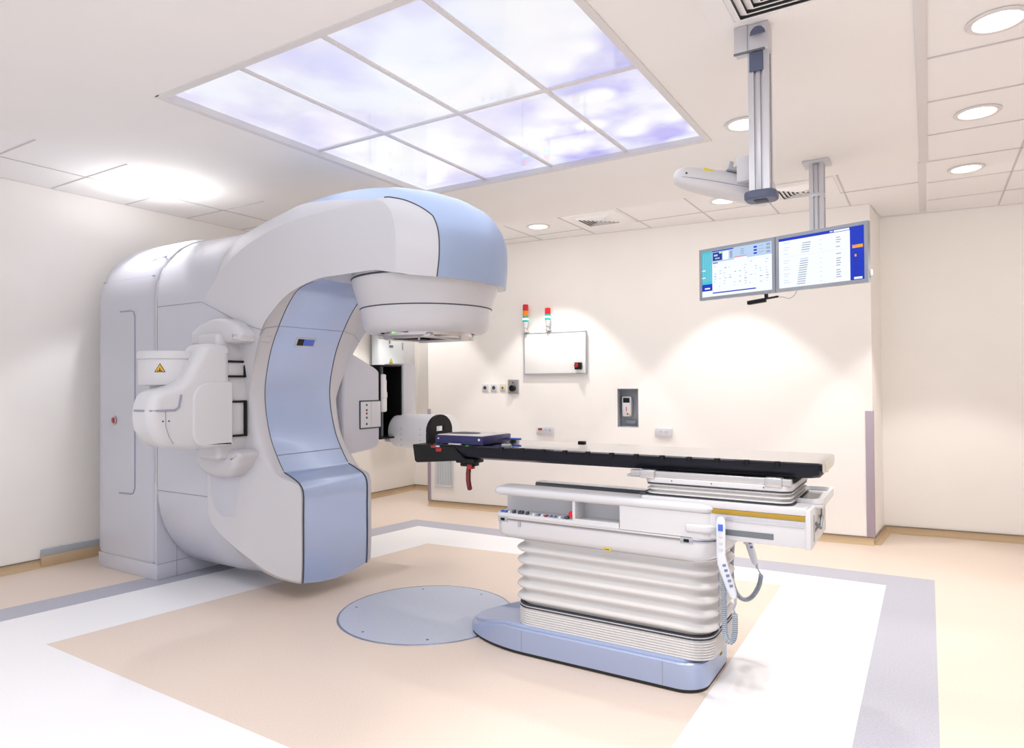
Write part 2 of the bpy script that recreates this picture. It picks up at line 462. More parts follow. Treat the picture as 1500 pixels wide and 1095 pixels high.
L = [(0.54, YF, 0.54, 7.2), (1.10, YF, 1.10, 7.25), (1.67, YF, 1.67, 7.3)] + [(0.015, y, XR, y) for y in ry]
gridtrim('trim_3', L, 0.012)
bb = MB(); bb.box(-0.032, 0.016, YF, 5.49, ZC-0.012, ZC+0.003, 0.003); bb.box(-0.045, 0.005, 5.49, 7.1, ZC-0.006, ZC+0.002, 0.002)
structure(bb.build('trim_4', M_LTRIM))
# cornice line where wall and ceiling meet
def corn(name, path):
    bb = MB(); bb.tube(path, 0.008, 4); return structure(bb.build(name, M_LTRIM))
corn('trim_5', [(BX0, ybw(BX0)-0.004, ZC), (BX1, ybw(BX1)-0.004, ZC), (BX1+0.06, YREC(BX1)-0.004, ZC), (XR, YREC(XR)-0.004, ZC)])
corn('trim_6', [(XL1+0.004, YF, ZC), (XL1+0.004, yl_end, ZC)])

# ------------------------------------------------------------------ luminous ceiling picture
sk = thing('luminous_ceiling', ((SX0+SX1)/2, (SY0+SY1)/2, ZC), 'large backlit cloud picture of eight panels recessed in the ceiling', 'ceiling light')
XS = [SX0+0.015, -2.837, -2.268, -1.70, SX1-0.015]; YS = [SY0+0.015, 3.115, SY1-0.015]
for i in range(4):
    for j in range(2):
        bb = MB(); bb.box(XS[i]+0.011, XS[i+1]-0.011, YS[j]+0.011, YS[j+1]-0.011, ZC+0.030, ZC+0.040)
        bb.build('luminous_panel', M_SKY, sk)
bb = MB()
for x in XS[1:4]: bb.box(x-0.013, x+0.013, SY0, SY1, ZC+0.020, ZC+0.036, 0.002)
bb.box(SX0, SX1, YS[1]-0.013, YS[1]+0.013, ZC+0.0195, ZC+0.0355, 0.002)
bb.build('mullion_grid', M_LTRIM, sk)
bb = MB()
for (x0, x1, y0, y1) in ((SX0-0.012, SX0+0.026, SY0-0.012, SY1+0.012), (SX1-0.026, SX1+0.012, SY0-0.012, SY1+0.012), (SX0, SX1, SY0-0.012, SY0+0.026), (SX0, SX1, SY1-0.026, SY1+0.012)):
    bb.box(x0, x1, y0, y1, ZC-(0.008 if x1-x0 < 0.5 else 0.0072), ZC+0.05, 0.0)
bb.build('frame', M_LTRIM, sk)
bb = MB(); bb.box(SX0, SX1, SY0, SY1, ZC+0.05, ZC+0.06); bb.build('back_tray', M_LTRIM, sk)

# ------------------------------------------------------------------ downlights
def downlight(x, y, label, group, src=None):
    t = thing('downlight', (x, y, ZC), label, 'ceiling light', group)
    bb = MB(); bb.lathe([(0.088, -0.001), (0.113, -0.001), (0.116, -0.006), (0.110, -0.011), (0.092, -0.010), (0.088, -0.002)], (x, y, ZC), 40, capa=False, capb=False)
    bb.build('trim_ring', M_LTRIM, t)
    bb = MB(); bb.lathe([(0.0001, -0.004), (0.05, -0.0045), (0.090, -0.004), (0.090, -0.001), (0.0001, -0.001)], (x, y, ZC), 40, capa=False, capb=False)
    bb.build('lens', M_LENS, t)
    return t
SPOTS = [
 (0.27, 3.49, 'large nearest downlight in the tiles right of the ceiling trim', 1.0),
 (0.257, 4.63, 'middle downlight of the row right of the ceiling trim', 1.25),
 (0.251, 5.82, 'farthest downlight of the row right of the ceiling trim', 1.25),
 (-0.90, 4.09, 'ceiling downlight partly hidden behind the large hanging column', 1.0),
 (-1.44, 5.73, 'ceiling downlight above the slate cap of the hanging column', 1.15),
 (-3.20, 5.69, 'ceiling downlight left of the ceiling air diffuser', 1.15),
]
for x, y, lb, k in SPOTS: downlight(x, y, lb, 'round ceiling downlights')
SPOT_W = 50
def spot(x, y, k=1.0, ang=80, blend=0.22, r=0.06, col=(1, 0.955, 0.905)):
    l = bpy.data.lights.new('downlight_beam', 'SPOT'); l.energy = SPOT_W*k; l.spot_size = math.radians(ang); l.spot_blend = blend
    l.shadow_soft_size = r; l.color = col
    o = bpy.data.objects.new('downlight_beam', l); COL.objects.link(o); o.location = (x, y, ZC-0.035)
    return o
for x, y, lb, k in SPOTS: spot(x, y, k)
# lamps of the same kind further along the rows, outside the view or behind the machine, plus an added corner spot
spot(-4.95, 5.66, 1.3); spot(-5.3, 6.45, 0.6); spot(-4.93, 2.85, 0.65, col=(0.96, 0.97, 1)); spot(-4.93, 1.3, 0.4, col=(0.96, 0.97, 1))  # second spot is added to brighten the far left corner
spot(0.27, 2.35, 1.3); spot(0.27, 1.2, 1.0); spot(0.27, 0.0, 0.8)
spot(-0.75, 1.35, 1.2, ang=100, blend=0.5); spot(-2.2, 0.9, 0.7, ang=100, blend=0.5, col=(0.97, 0.97, 1)); spot(-3.7, 0.9, 0.35, ang=100, blend=0.5, col=(0.95, 0.97, 1))

def area(name, loc, rot, sx, sy, e, col):
    l = bpy.data.lights.new(name, 'AREA'); l.shape = 'RECTANGLE'; l.size = sx; l.size_y = sy; l.energy = e; l.color = col
    o = bpy.data.objects.new(name, l); COL.objects.link(o); o.location = loc; o.rotation_euler = rot; return o
area('ceiling_picture_glow', ((SX0+SX1)/2, (SY0+SY1)/2, ZC-0.02), (0, 0, 0), SX1-SX0, SY1-SY0, 13, (0.93, 0.95, 1))
area('wall_fill', (-2.3, 5.25, ZC-0.10), (math.radians(25), 0, math.radians(5)), 3.6, 0.3, 8, (1, 0.96, 0.90))  # soft fill added to brighten the back wall, no fixture
area('alcove_fill', (1.0, 5.6, ZC-0.10), (math.radians(25), 0, 0), 1.4, 0.3, 4.5, (1, 0.95, 0.88))  # same kind of added fill, for the alcove wall
area('front_fill', (-0.9, 0.3, ZC-0.02), (0, 0, 0), 3.0, 1.4, 30, (0.97, 0.97, 1))  # unseen broad fill added near the viewpoint, without a fixture

area('ceiling_patch_fill', (-4.98, 2.95, 2.60), (PI, 0, 0), 0.5, 0.4, 2.8, (1, 0.98, 0.95))  # added light without fixture, makes the bright patch on the ceiling

# ------------------------------------------------------------------ camera
cam = bpy.data.cameras.new('camera'); cam.sensor_fit = 'HORIZONTAL'; cam.sensor_width = 36; cam.lens = 987.83/1500*36
cam.clip_start = 0.05
co = bpy.data.objects.new('camera', cam); COL.objects.link(co)
Rm = Matrix.Rotation(math.radians(31.68), 4, 'Z') @ Matrix.Rotation(math.radians(0.78), 4, 'X') @ Matrix.Rotation(PI/2, 4, 'X') @ Matrix.Rotation(math.radians(-0.41), 4, 'Z')
co.matrix_world = Matrix.Translation((0, 0, 1.40)) @ Rm
SC.camera = co

w = bpy.data.worlds.new('room_world'); SC.world = w; w.use_nodes = True
w.node_tree.nodes['Background'].inputs[0].default_value = (0.9, 0.93, 1, 1)
w.node_tree.nodes['Background'].inputs[1].default_value = 0.80
vs = SC.view_settings
SC.display_settings.display_device = 'sRGB'
vs.view_transform = 'Standard'; vs.look = 'None'; vs.exposure = 0.5; vs.gamma = 1.0; vs.use_curve_mapping = False
SC.cycles.use_denoising = True
SC.cycles.max_bounces = 8; SC.cycles.diffuse_bounces = 5; SC.cycles.glossy_bounces = 4
SC.cycles.sample_clamp_indirect = 6
# ------------------------------------------------------------------ linear accelerator
YC = 3.27
la = thing('linear_accelerator', (-4.6, YC, 0), 'large white and blue radiotherapy machine with curved treatment arm', 'radiotherapy machine')

def stadium(v, z0, z1, ez0, ez1, n=14, yc=YC):
    """closed YZ outline: flat sides at yc±v, elliptical top (height ez1) and bottom (height ez0)"""
    out = []
    for k in range(n+1):
        a = PI*k/n
        out.append((yc + v*math.cos(a), z1-ez1 + ez1*math.sin(a)))
    for k in range(n+1):
        a = PI + PI*k/n
        out.append((yc + v*math.cos(a), z0+ez0 + ez0*math.sin(a)))
    return out
def stand_profile(v, zt, zb, ez, r=0.03, n=14):
    out = []
    for k in range(n+1):
        a = PI*k/n
        out.append((YC + v*math.cos(a), zt-ez + ez*math.sin(a)))
    for k in range(5):
        a = PI + 0.5*PI*k/4
        out.append((YC-v+r + r*math.cos(a), zb+r + r*math.sin(a)))
    for k in range(5):
        a = 1.5*PI + 0.5*PI*k/4
        out.append((YC+v-r + r*math.cos(a), zb+r + r*math.sin(a)))
    return out
def ring_x(prof, x): return [(x, y, z) for y, z in prof]

# stand: plinth, cabinet cover, door groove, emergency button
bb = MB(); bb.box(-5.53, -4.735, YC-0.475, YC+0.475, 0.0, 0.112, 0.004)
bb.box(-4.76, -4.735, YC-0.478, YC+0.478, 0.105, 0.70, 0.004)
st_base = bb.build('stand_plinth', M_SHELL, la)
bb = MB()
for y in (2.945, 3.5): bb.box(-4.7365, -4.7335, y-0.0015, y+0.0015, 0.0, 0.5)
bb.box(-4.7365, -4.7335, YC-0.47, YC+0.47, 0.111, 0.114)
bb.build('panel_joint', M_SEAML, st_base, split=True)
bb = MB(); R_ = []
for x, d in ((-5.575, 0.10), (-5.57, 0.06), (-5.545, 0.025), (-5.50, 0.006), (-5.44, 0.0), (-4.84, 0.0), (-4.80, 0.004), (-4.775, 0.018), (-4.768, 0.035)):
    R_.append(ring_x(stand_profile(0.484-d, 2.545-d, 0.10+d*0.6, 0.50, 0.035), x))
bb.loft(R_, M_SHELL, capa=True, capb=True)
st = bb.build('stand_cover', M_SHELL, la, ang=50)
bb = MB()
bb.tube([(-5.204, YC-0.4845, 1.962), (-5.06, YC-0.4845, 1.962), (-5.02, YC-0.4845, 1.95), (-5.002, YC-0.4845, 1.915), (-5.0, YC-0.4845, 1.30), (-5.002, YC-0.4845, 0.645), (-5.02, YC-0.4845, 0.61), (-5.055, YC-0.4845, 0.597), (-5.212, YC-0.4845, 0.594)], 0.006, 6)
bb.build('door_groove', M_SEAML, st)
bb = MB(); bb.tube([(-5.50, YC-0.452, 2.207), (-5.1, YC-0.452, 2.2075), (-4.80, YC-0.452, 2.207)], 0.003, 5)
bb.tube([(-4.93, YC-0.392, 2.335), (-4.86, YC-0.380, 2.351), (-4.78, YC-0.372, 2.358)], 0.004, 5)
bb.build('panel_joint', M_SEAML, st, split=True)
bb = MB(); bb.lathe([(0.034, -0.492), (0.030, -0.496), (0.024, -0.490), (0.022, -0.486)], (-5.285, YC, 1.138), 28, axis='y', capa=False, capb=False)
eb = bb.build('button_bezel', M_SHELL2, st)
bb = MB(); bb.lathe([(0.021, -0.484), (0.021, -0.494), (0.017, -0.499), (0.0001, -0.500)], (-5.281, YC, 1.138), 24, axis='y', m=M_RED)
bb.build('emergency_button', M_RED, st)
# dark gap and chrome strip between stand and drum
bb = MB(); bb.loft([ring_x(stadium(0.470, 0.10, 2.515, 0.6, 0.50), x) for x in (-4.757, -4.715)], M_SEAM, capa=True, capb=True)
bb.build('drum_gap', M_SEAM, la)
bb = MB(); bb.loft([ring_x(stadium(v, 0.09, z, 0.6, 0.50), x) for x, v, z in ((-4.744, 0.474, 2.520), (-4.741, 0.481, 2.527), (-4.728, 0.481, 2.527), (-4.725, 0.474, 2.520))], M_CHROME)
bb.build('chrome_ring', M_CHROME, la)
# rotating drum
bb = MB(); R_ = []
for x, d in ((-4.708, 0.012), (-4.702, 0.003), (-4.69, 0.0), (-4.16, 0.0), (-4.0, 0.012), (-3.90, 0.035), (-3.86, 0.08)):
    R_.append(ring_x(stadium(0.494-d, 0.05+d, 2.515-d*0.6, 0.62, 0.50, 20), x))
bb.loft(R_, M_SHELL, capa=True, capb=True)
dr = bb.build('drum', M_SHELL, la, ang=50)
bb = MB()
bb.tube([(-4.70, YC-0.4945, 1.965), (-4.18, YC-0.4945, 1.965)], 0.0025, 5); bb.tube([(-4.70, YC-0.4945, 0.655), (-4.12, YC-0.4945, 0.655)], 0.0025, 5)
bb.build('panel_joint', M_SEAML, dr, split=True)
bb = MB(); bb.lathe([(0.06, 0.0), (0.055, 0.02), (0.04, 0.03), (0.0001, 0.032)], (-3.98, YC-0.02, 2.50), 24)
bb.build('lifting_cap', M_SHELL, dr)

# C-shaped arm: control points (x0,z0 centre; x3,z3 at the blue edge; xw,zw,w side outline)
BW = 0.288
def cp(p0, p3, pw, w): return (*p0, *p3, *pw, w)
OUT = [cp((-2.15, 1.975), (-2.24, 1.985), (-2.43, 2.01), .475), cp((-2.135, 2.11), (-2.226, 2.11), (-2.417, 2.10), .475),
 cp((-2.14, 2.24), (-2.23, 2.235), (-2.42, 2.215), .475), cp((-2.175, 2.335), (-2.26, 2.325), (-2.44, 2.288), .475),
 cp((-2.24, 2.415), (-2.315, 2.40), (-2.47, 2.348), .475), cp((-2.33, 2.478), (-2.39, 2.462), (-2.515, 2.388), .475),
 cp((-2.45, 2.53), (-2.49, 2.51), (-2.57, 2.412), .475), cp((-2.62, 2.575), (-2.62, 2.545), (-2.65, 2.42), .475),
 cp((-2.85, 2.605), (-2.85, 2.565), (-2.85, 2.424), .473), cp((-3.16, 2.605), (-3.16, 2.56), (-3.16, 2.414), .472),
 cp((-3.42, 2.58), (-3.42, 2.535), (-3.42, 2.385), .473), cp((-3.62, 2.55), (-3.62, 2.495), (-3.62, 2.335), .474), cp((-3.81, 2.515), (-3.81, 2.455), (-3.81, 2.262), .480),
 cp((-3.95, 2.47), (-3.95, 2.40), (-3.95, 2.175), .486), cp((-4.06, 2.36), (-4.06, 2.28), (-4.06, 2.08), .490), cp((-4.17, 2.0), (-4.17, 1.98), (-4.17, 1.964), .494),
 cp((-4.17, 2.0), (-4.17, 1.98), (-4.17, 1.964), .494), cp((-4.16, 1.6), (-4.16, 1.6), (-4.16, 1.6), .4955), cp((-4.12, 1.0), (-4.12, 1.0), (-4.12, 1.0), .4965), cp((-4.11, .66), (-4.11, .66), (-4.11, .66), .4965),
 cp((-4.10, .50), (-4.10, .50), (-4.10, .52), .492), cp((-4.04, .38), (-4.04, .40), (-4.04, .44), .478), cp((-3.92, .24), (-3.92, .27), (-3.92, .348), .448),
 cp((-3.80, .16), (-3.80, .20), (-3.80, .275), .416), cp((-3.68, .115), (-3.68, .15), (-3.68, .208), .386), cp((-3.57, .094), (-3.57, .13), (-3.57, .166), .355),
 cp((-3.46, .088), (-3.46, .124), (-3.46, .150), .325), cp((-3.425, .092), (-3.43, .128), (-3.415, .152), .315)]
IN = [cp((-2.15, 1.975), (-2.24, 1.985), (-2.43, 2.01), .475), cp((-2.42, 2.015), (-2.42, 2.015), (-2.53, 2.028), .475),
 cp((-2.6, 2.03), (-2.6, 2.03), (-2.63, 2.038), .475), cp((-2.95, 2.055), (-2.95, 2.055), (-2.88, 2.035), .470), cp((-3.23, 2.062), (-3.23, 2.062), (-3.11, 2.03), .455),
 cp((-3.43, 2.03), (-3.43, 2.03), (-3.34, 1.968), .457), cp((-3.535, 1.95), (-3.535, 1.95), (-3.49, 1.875), .457), cp((-3.63, 1.82), (-3.63, 1.82), (-3.615, 1.755), .452),
 cp((-3.725, 1.64), (-3.725, 1.64), (-3.74, 1.535), .415), cp((-3.785, 1.42), (-3.785, 1.42), (-3.825, 1.30), .388), cp((-3.785, 1.25), (-3.785, 1.25), (-3.82, 1.15), .386),
 cp((-3.735, 1.05), (-3.735, 1.05), (-3.765, .98), .382), cp((-3.66, .91), (-3.66, .91), (-3.645, .86), .372), cp((-3.60, .825), (-3.60, .825), (-3.54, .79), .340),
 cp((-3.60, .825), (-3.60, .825), (-3.54, .79), .340), cp((-3.50, .785), (-3.50, .785), (-3.44, .765), .320), cp((-3.45, .755), (-3.45, .755), (-3.415, .73), .316), cp((-3.42, .70), (-3.42, .70), (-3.405, .68), .315),
 cp((-3.42, .55), (-3.42, .55), (-3.405, .50), .315), cp((-3.42, .30), (-3.42, .30), (-3.405, .30), .315), cp((-3.425, .15), (-3.425, .165), (-3.41, .18), .315), cp((-3.425, .092), (-3.43, .128), (-3.415, .152), .315)]
NS = 5
oc = crom(OUT, NS); ic = crom(IN, NS)
T5 = [0.0, 0.25, 0.5, 0.75, 1.0]
HX0_ = -2.635
def seam_t(x):
    K_ = [(-9, 0.05), (-3.6, 0.12), (-3.42, 0.26), (-3.16, 0.56), (-2.85, 0.80), (-2.62, 0.93), (-2.49, 0.86), (-2.39, 0.64), (-2.315, 0.40), (-2.26, 0.22), (-2.2, 0.17), (0, 0.17)]
    for (a, b_), (c, d) in zip(K_, K_[1:]):
        if a <= x <= c: return b_ + (d-b_)*(x-a)/(c-a)
def section(c):
    """half section: list of (x, v, z) from the centre to the side"""
    x0, z0, x3, z3, xw, zw, wv = c
    s = [(x0, 0.0, z0), (x0+(x3-x0)*0.28, BW*0.5, z0+(z3-z0)*0.28), (x3, BW, z3)]
    ts = seam_t(x3)
    for t in (ts*0.5, ts, (1+ts)*0.5, 1.0):
        a = PI/2*t; e = 1-math.cos(a); q = math.sin(a)
        s.append((x3+(xw-x3)*e, BW+(wv-BW)*q, z3+(zw-z3)*e))
    # the head end is round in plan
    if x0 > HX0_: s = [(HX0_+(x0-HX0_)*math.sqrt(max(0.0, 1-(v/0.505)**2)), v, z) for x, v, z in s]
    return s
so = [section(c) for c in oc]
_st = seam_t
seam_t = lambda x: 0.5
si = [section(c) for c in ic]
def strip(bm_, secs, i0, i1, j0, j1, side, m=None):
    rings = [[(s[j][0], YC + side*s[j][1], s[j][2]) for j in range(j0, j1+1)] for s in secs[i0:i1+1]]
    bm_.loft(rings, m, closed=False)
def band(bm_, secs, i0, i1, j, m=None):
    """both halves out to ring j as one band"""
    rings = [[(s[k][0], YC - s[k][1], s[k][2]) for k in range(j, 0, -1)] + [(s[k][0], YC + s[k][1], s[k][2]) for k in range(0, j+1)] for s in secs[i0:i1+1]]
    bm_.loft(rings, m, closed=False)
LASTJ = len(so[0])-1
IB = 10*NS                                   # blue cap ends here on the top of the arm
# white cover: side faces, margins, rear of the top, underside
from mathutils.geometry import tessellate_polygon
bb = MB()
band(bb, so, IB+3, len(so)-1, LASTJ)
for sd in (-1, 1): strip(bb, so, 0, IB+3, 4, LASTJ, sd)
I3 = 4*NS
band(bb, si, 0, I3, LASTJ)
for sd in (-1, 1): strip(bb, si, I3, len(si)-1, 2, LASTJ, sd)
po = [Vector(q[LASTJ]) for q in so]; pi_ = [Vector(q[LASTJ]) for q in si]
def near_i(P, x, z): return min(range(len(P)), key=lambda i: (P[i].x-x)**2 + (P[i].z-z)**2)
KEYS = [((-2.6, 2.42), (-2.6, 2.038)), ((-3.16, 2.414), (-3.11, 2.03)), ((-3.62, 2.335), (-3.34, 1.968)), ((-4.17, 1.964), (-3.615, 1.755)), ((-4.12, 1.0), (-3.82, 1.15)),
        ((-4.04, .44), (-3.54, .79)), ((-3.68, .208), (-3.405, .68))]
ko = [0] + [near_i(po, *k[0]) for k in KEYS] + [len(po)-1]; ki = [0] + [near_i(pi_, *k[1]) for k in KEYS] + [len(pi_)-1]
def at_i(P, f):
    i = min(int(f), len(P)-2); return P[i].lerp(P[i+1], f-i)
def side_cap(sd):
    rings = []
    for q in range(len(ko)-1):
        n_ = 24
        for k in range(n_ + (q == len(ko)-2)):
            f = k/n_; A_ = at_i(po, ko[q]+(ko[q+1]-ko[q])*f); B_ = at_i(pi_, ki[q]+(ki[q+1]-ki[q])*f)
            r_ = [A_.lerp(B_, c/8) for c in range(9)]
            rings.append([(p.x, YC+sd*p.y, p.z) for p in r_])
    bb.loft(rings, None, closed=False)
side_cap(-1); side_cap(1)
bmesh.ops.recalc_face_normals(bb.bm, faces=list(bb.bm.faces))
arm = bb.build('arm_cover', M_SHELL2, la, ang=60)
# blue cap over the head end
bb = MB(); band(bb, so, 0, IB+3, 4); hc = bb.build('head_cap', M_BLUEC, la, ang=60)
# blue front panel
bb = MB(); band(bb, si, I3, len(si)-1, 2); fp = bb.build('front_panel', M_BLUE, la, ang=40)
# seams
bb = MB()
for sd in (-1, 1):
    bb.tube([(s[2][0]+0.002, YC+sd*s[2][1], s[2][2]) for s in si[I3+2:13*NS]], 0.0022, 5)
    bb.tube([(s[2][0]+0.002, YC+sd*s[2][1], s[2][2]) for s in si[13*NS:]], 0.005, 6)
bb.build('panel_edge_seam', M_SEAM, fp, split=True)
bb = MB()
k = next(i for i, s in enumerate(si) if i > I3 and s[2][2] < 0.935)
bb.tube([(si[k][j][0]+0.001, YC+sg*si[k][j][1], si[k][j][2]) for j, sg in ((2, -1), (1, -1), (0, 1), (1, 1), (2, 1))], 0.003, 5)
k2 = next(i for i, s in enumerate(si) if i > I3 and s[2][2] < 1.79)
bb.tube([(si[k2][j][0]+0.001, YC+sg*si[k2][j][1], si[k2][j][2]) for j, sg in ((6, -1), (4, -1), (2, -1), (1, -1), (0, 1), (1, 1), (2, 1), (4, 1), (6, 1))], 0.0016, 5, m=M_SEAML)
bb.build('panel_joint', M_SEAM, fp, split=True)
bb = MB()
for sd in (-1, 1): bb.tube([(s[4][0], YC+sd*(s[4][1]+0.0005), s[4][2]) for s in so[0:6*NS]], 0.0035, 6)
bb.build('cap_seam', M_SEAM, hc, split=True)
bb = MB()
bb.tube([(-4.17, YC-0.4955, 1.962), (-4.02, YC-0.484, 1.90), (-3.85, YC-0.472, 1.825), (-3.70, YC-0.463, 1.775), (-3.61, YC-0.455, 1.752)], 0.0022, 5)
bb.build('panel_joint', M_SEAML, arm, split=True)
# rectangular indicator window in the blue panel
def fx(z):
    for a, b_ in zip(si[I3:], si[I3+1:]):
        if a[2][2] >= z >= b_[2][2]:
            t = (a[2][2]-z)/(a[2][2]-b_[2][2]+1e-9); return a[2][0]+(b_[2][0]-a[2][0])*t
    return -3.7
zt, zb = 1.722, 1.668
sl = Vector((fx(zb)-fx(zt), 0, zb-zt)); sl.normalize(); nn = Vector((-sl.z, 0, sl.x)).normalized()
if nn.x < 0: nn = -nn
bb = MB(); c0 = Vector((fx((zt+zb)/2), YC-0.02, (zt+zb)/2))
Mx = Matrix.Translation(c0) @ Matrix(((nn.x, 0, sl.x, 0), (0, 1, 0, 0), (nn.z, 0, sl.z, 0), (0, 0, 0, 1)))
bb.box(-0.004, 0.004, -0.085, 0.085, -0.034, 0.034, 0.003, mtx=Mx, m=M_SHELL2)
wf = bb.build('window_frame', M_SHELL2, fp)
bb = MB(); bb.box(-0.003, 0.0055, -0.073, -0.02, -0.024, 0.024, mtx=Mx, m=M_BLACK); bb.box(-0.003, 0.0052, -0.02, 0.073, -0.024, 0.024, mtx=Mx, m=M_KEYB)
bb.build('indicator_window', M_BLACK, fp)
# treatment head: cone, lower skirt, accessory ring
HX = -2.635
bb = MB(); bb.lathe([(0.30, 2.06), (0.452, 2.045), (0.456, 2.03), (0.450, 2.00), (0.408, 1.858), (0.404, 1.852), (0.30, 1.852)], (HX, YC, 0), 72, capa=False, capb=False)
hd = bb.build('treatment_head', M_SHELL2, la, ang=40)
bb = MB(); bb.lathe([(0.4555, 2.032), (0.4580, 2.026), (0.4545, 2.020)], (HX, YC, 0), 72, capa=False, capb=False); bb.lathe([(0.4045, 1.856), (0.4060, 1.8515), (0.4030, 1.847)], (HX, YC, 0), 72, capa=False, capb=False)
bb.build('head_seam', M_SEAM, hd, split=True)
bb = MB(); bb.lathe([(0.30, 1.849), (0.402, 1.849), (0.402, 1.842), (0.388, 1.765), (0.380, 1.738), (0.365, 1.716), (0.345, 1.705), (0.318, 1.701), (0.298, 1.703), (0.290, 1.712), (0.284, 1.735)], (HX, YC, 0), 72, capa=False, capb=False)
sk_ = bb.build('collimator_skirt', M_SHELL2, la, ang=40)
bb = MB(); bb.lathe([(0.286, 1.742), (0.286, 1.736), (0.05, 1.730), (0.0001, 1.730)], (HX, YC, 0), 48, capa=False, capb=False, m=M_BLACK)
bb.lathe([(0.282, 1.738), (0.276, 1.700), (0.262, 1.688), (0.235, 1.686), (0.228, 1.694), (0.232, 1.730)], (HX, YC, 0), 48, m=M_STEEL, capa=False, capb=False)
ar = bb.build('accessory_ring', M_STEEL, la, ang=40)
bb = MB()
bb.box(HX-0.20, HX+0.20, YC-0.22, YC-0.16, 1.688, 1.71, 0.003, m=M_STEEL); bb.box(HX-0.20, HX+0.20, YC+0.16, YC+0.22, 1.682, 1.71, 0.003, m=M_STEEL)
bb.box(HX-0.15, HX-0.11, YC-0.17, YC+0.17, 1.694, 1.722, 0.003, m=M_BLACK); bb.box(HX+0.08, HX+0.14, YC-0.17, YC+0.17, 1.69, 1.722, 0.003, m=M_MGREY)
bb.build('tray_rail', M_STEEL, ar, split=True)
bb = MB(); bb.box(HX+0.055, HX+0.08, YC-0.285, YC-0.268, 1.712, 1.728, 0.002, m=M_RED); bb.box(HX+0.015, HX+0.04, YC-0.286, YC-0.27, 1.712, 1.728, 0.002, m=M_WHITE)
bb.box(HX-0.115, HX-0.10, YC-0.29, YC-0.27, 1.71, 1.726, 0.002, m=M_BLACK)
bb.build('lock_tab', M_RED, ar, split=True)
bb = MB(); bb.lathe([(0.006, 0), (0.006, 0.006), (0.0001, 0.007)], (HX-0.02, YC-0.288, 1.712), 12, m=M_LEDG); bb.lathe([(0.005, 0), (0.005, 0.006), (0.0001, 0.007)], (HX-0.018, YC-0.287, 1.725), 12, m=M_LEDG)
bb.build('green_indicator', M_LEDG, ar, split=True)
for (dx, dy) in ((-0.25, -0.06), (0.12, -0.22), (0.27, -0.02)):
    bb = MB(); bb.lathe([(0.006, 1.668), (0.006, 1.70)], (HX+dx, YC+dy, 0), 10, m=M_MGREY); bb.build('alignment_pin', M_MGREY, ar)

ar.location.z -= 0.014
# --- imaging arm on the near side (source)
bb = MB()
bb.box(-4.06, -3.84, 2.66, 2.92, 0.92, 1.735, 0.03, 4)
mt = bb.build('source_mount', M_SHELL2, la, ang=40)
bb = MB()
for (z0, z1, x0) in ((1.07, 1.295, -3.832), (1.455, 1.555, -3.832)):
    bb.box(x0-0.02, x0, 2.72, 2.86, z0, z1, 0.004, m=M_SHELL2)
bb.build('handle_recess', M_SHELL2, mt, split=True)
for (z0, z1) in ((1.065, 1.30), (1.45, 1.56)):
    bb = MB()
    bb.box(-3.842, -3.822, 2.72, 2.864, z1-0.014, z1, 0.003); bb.box(-3.842, -3.822, 2.72, 2.864, z0, z0+0.014, 0.003); bb.box(-3.842, -3.818, 2.846, 2.866, z0, z1, 0.003)
    bb.build('grab_handle', M_BLACK, mt)
src_out = crom([(2.735, 1.66), (2.735, 1.66), (2.62, 1.662), (2.565, 1.655), (2.53, 1.62), (2.46, 1.50), (2.41, 1.425), (2.34, 1.39), (2.28, 1.375), (2.23, 1.345), (2.205, 1.28), (2.20, 1.20), (2.22, 1.12), (2.28, 1.05), (2.38, 1.02), (2.55, 1.008), (2.735, 1.008), (2.735, 1.008)], 4)
bb = MB(); bb.prism(src_out, 'yz', -4.02, -3.80, 0.055, 4, bevlo=True)
sh = bb.build('source_housing', M_WHITE, la, ang=60)
bb = MB(); bb.prism(rrect(2.46, 2.738, 1.02, 1.425, (0.09, 0.005, 0.02, 0.12), 8), 'yz', -3.81, -3.787, 0.015, 3, bevlo=False)
bb.build('front_shield', M_WHITE, sh, ang=60)
bb = MB()
bb.tube([(-3.96, 2.202, 1.255), (-3.87, 2.202, 1.255), (-3.82, 2.218, 1.255), (-3.798, 2.255, 1.255), (-3.798, 2.35, 1.255), (-3.798, 2.375, 1.27), (-3.798, 2.39, 1.345)], 0.007, 6, m=M_SEAML)
bb.tube([(-3.798, 2.295, 1.25), (-3.798, 2.295, 1.16), (-3.798, 2.315, 1.10), (-3.803, 2.345, 1.055)], 0.002, 5, m=M_SEAML)
bb.build('lid_gap', M_SEAML, sh)
for y in (2.278, 2.315):
    bb = MB(); bb.lathe([(0.0001, 0.003), (0.005, 0.003), (0.005, -0.002)], (-3.80, y, 1.192), 12, axis='x'); bb.build('screw', M_SEAM, sh, split=True)
bb = MB(); bb.lathe([(0.13, 1.40), (0.165, 1.405), (0.170, 1.42), (0.170, 1.555), (0.166, 1.562)], (-4.06, 2.47, 0), 40, m=M_WHITE); bb.box(-4.2, -3.92, 2.47, 2.82, 1.41, 1.555, 0.02, m=M_WHITE)
bb.box(-4.15, -3.96, 2.40, 2.7, 1.37, 1.41, 0.004, m=M_MGREY)
sp = bb.build('source_tube_housing', M_WHITE, la, ang=40)
bb = MB(); bb.lathe([(0.166, 1.562), (0.174, 1.566), (0.176, 1.60), (0.168, 1.612), (0.0001, 1.616)], (-4.06, 2.47, 0), 40, m=M_WHITE); bb.box(-4.22, -3.90, 2.47, 2.82, 1.566, 1.612, 0.015, m=M_WHITE)
bb.build('lid', M_WHITE, sp, ang=40)
bb = MB(); bb.box(-3.905, -3.86, 2.53, 2.66, 1.56, 1.608, 0.003); bb.box(-3.96, -3.885, 2.40, 2.56, 1.39, 1.412, 0.003)
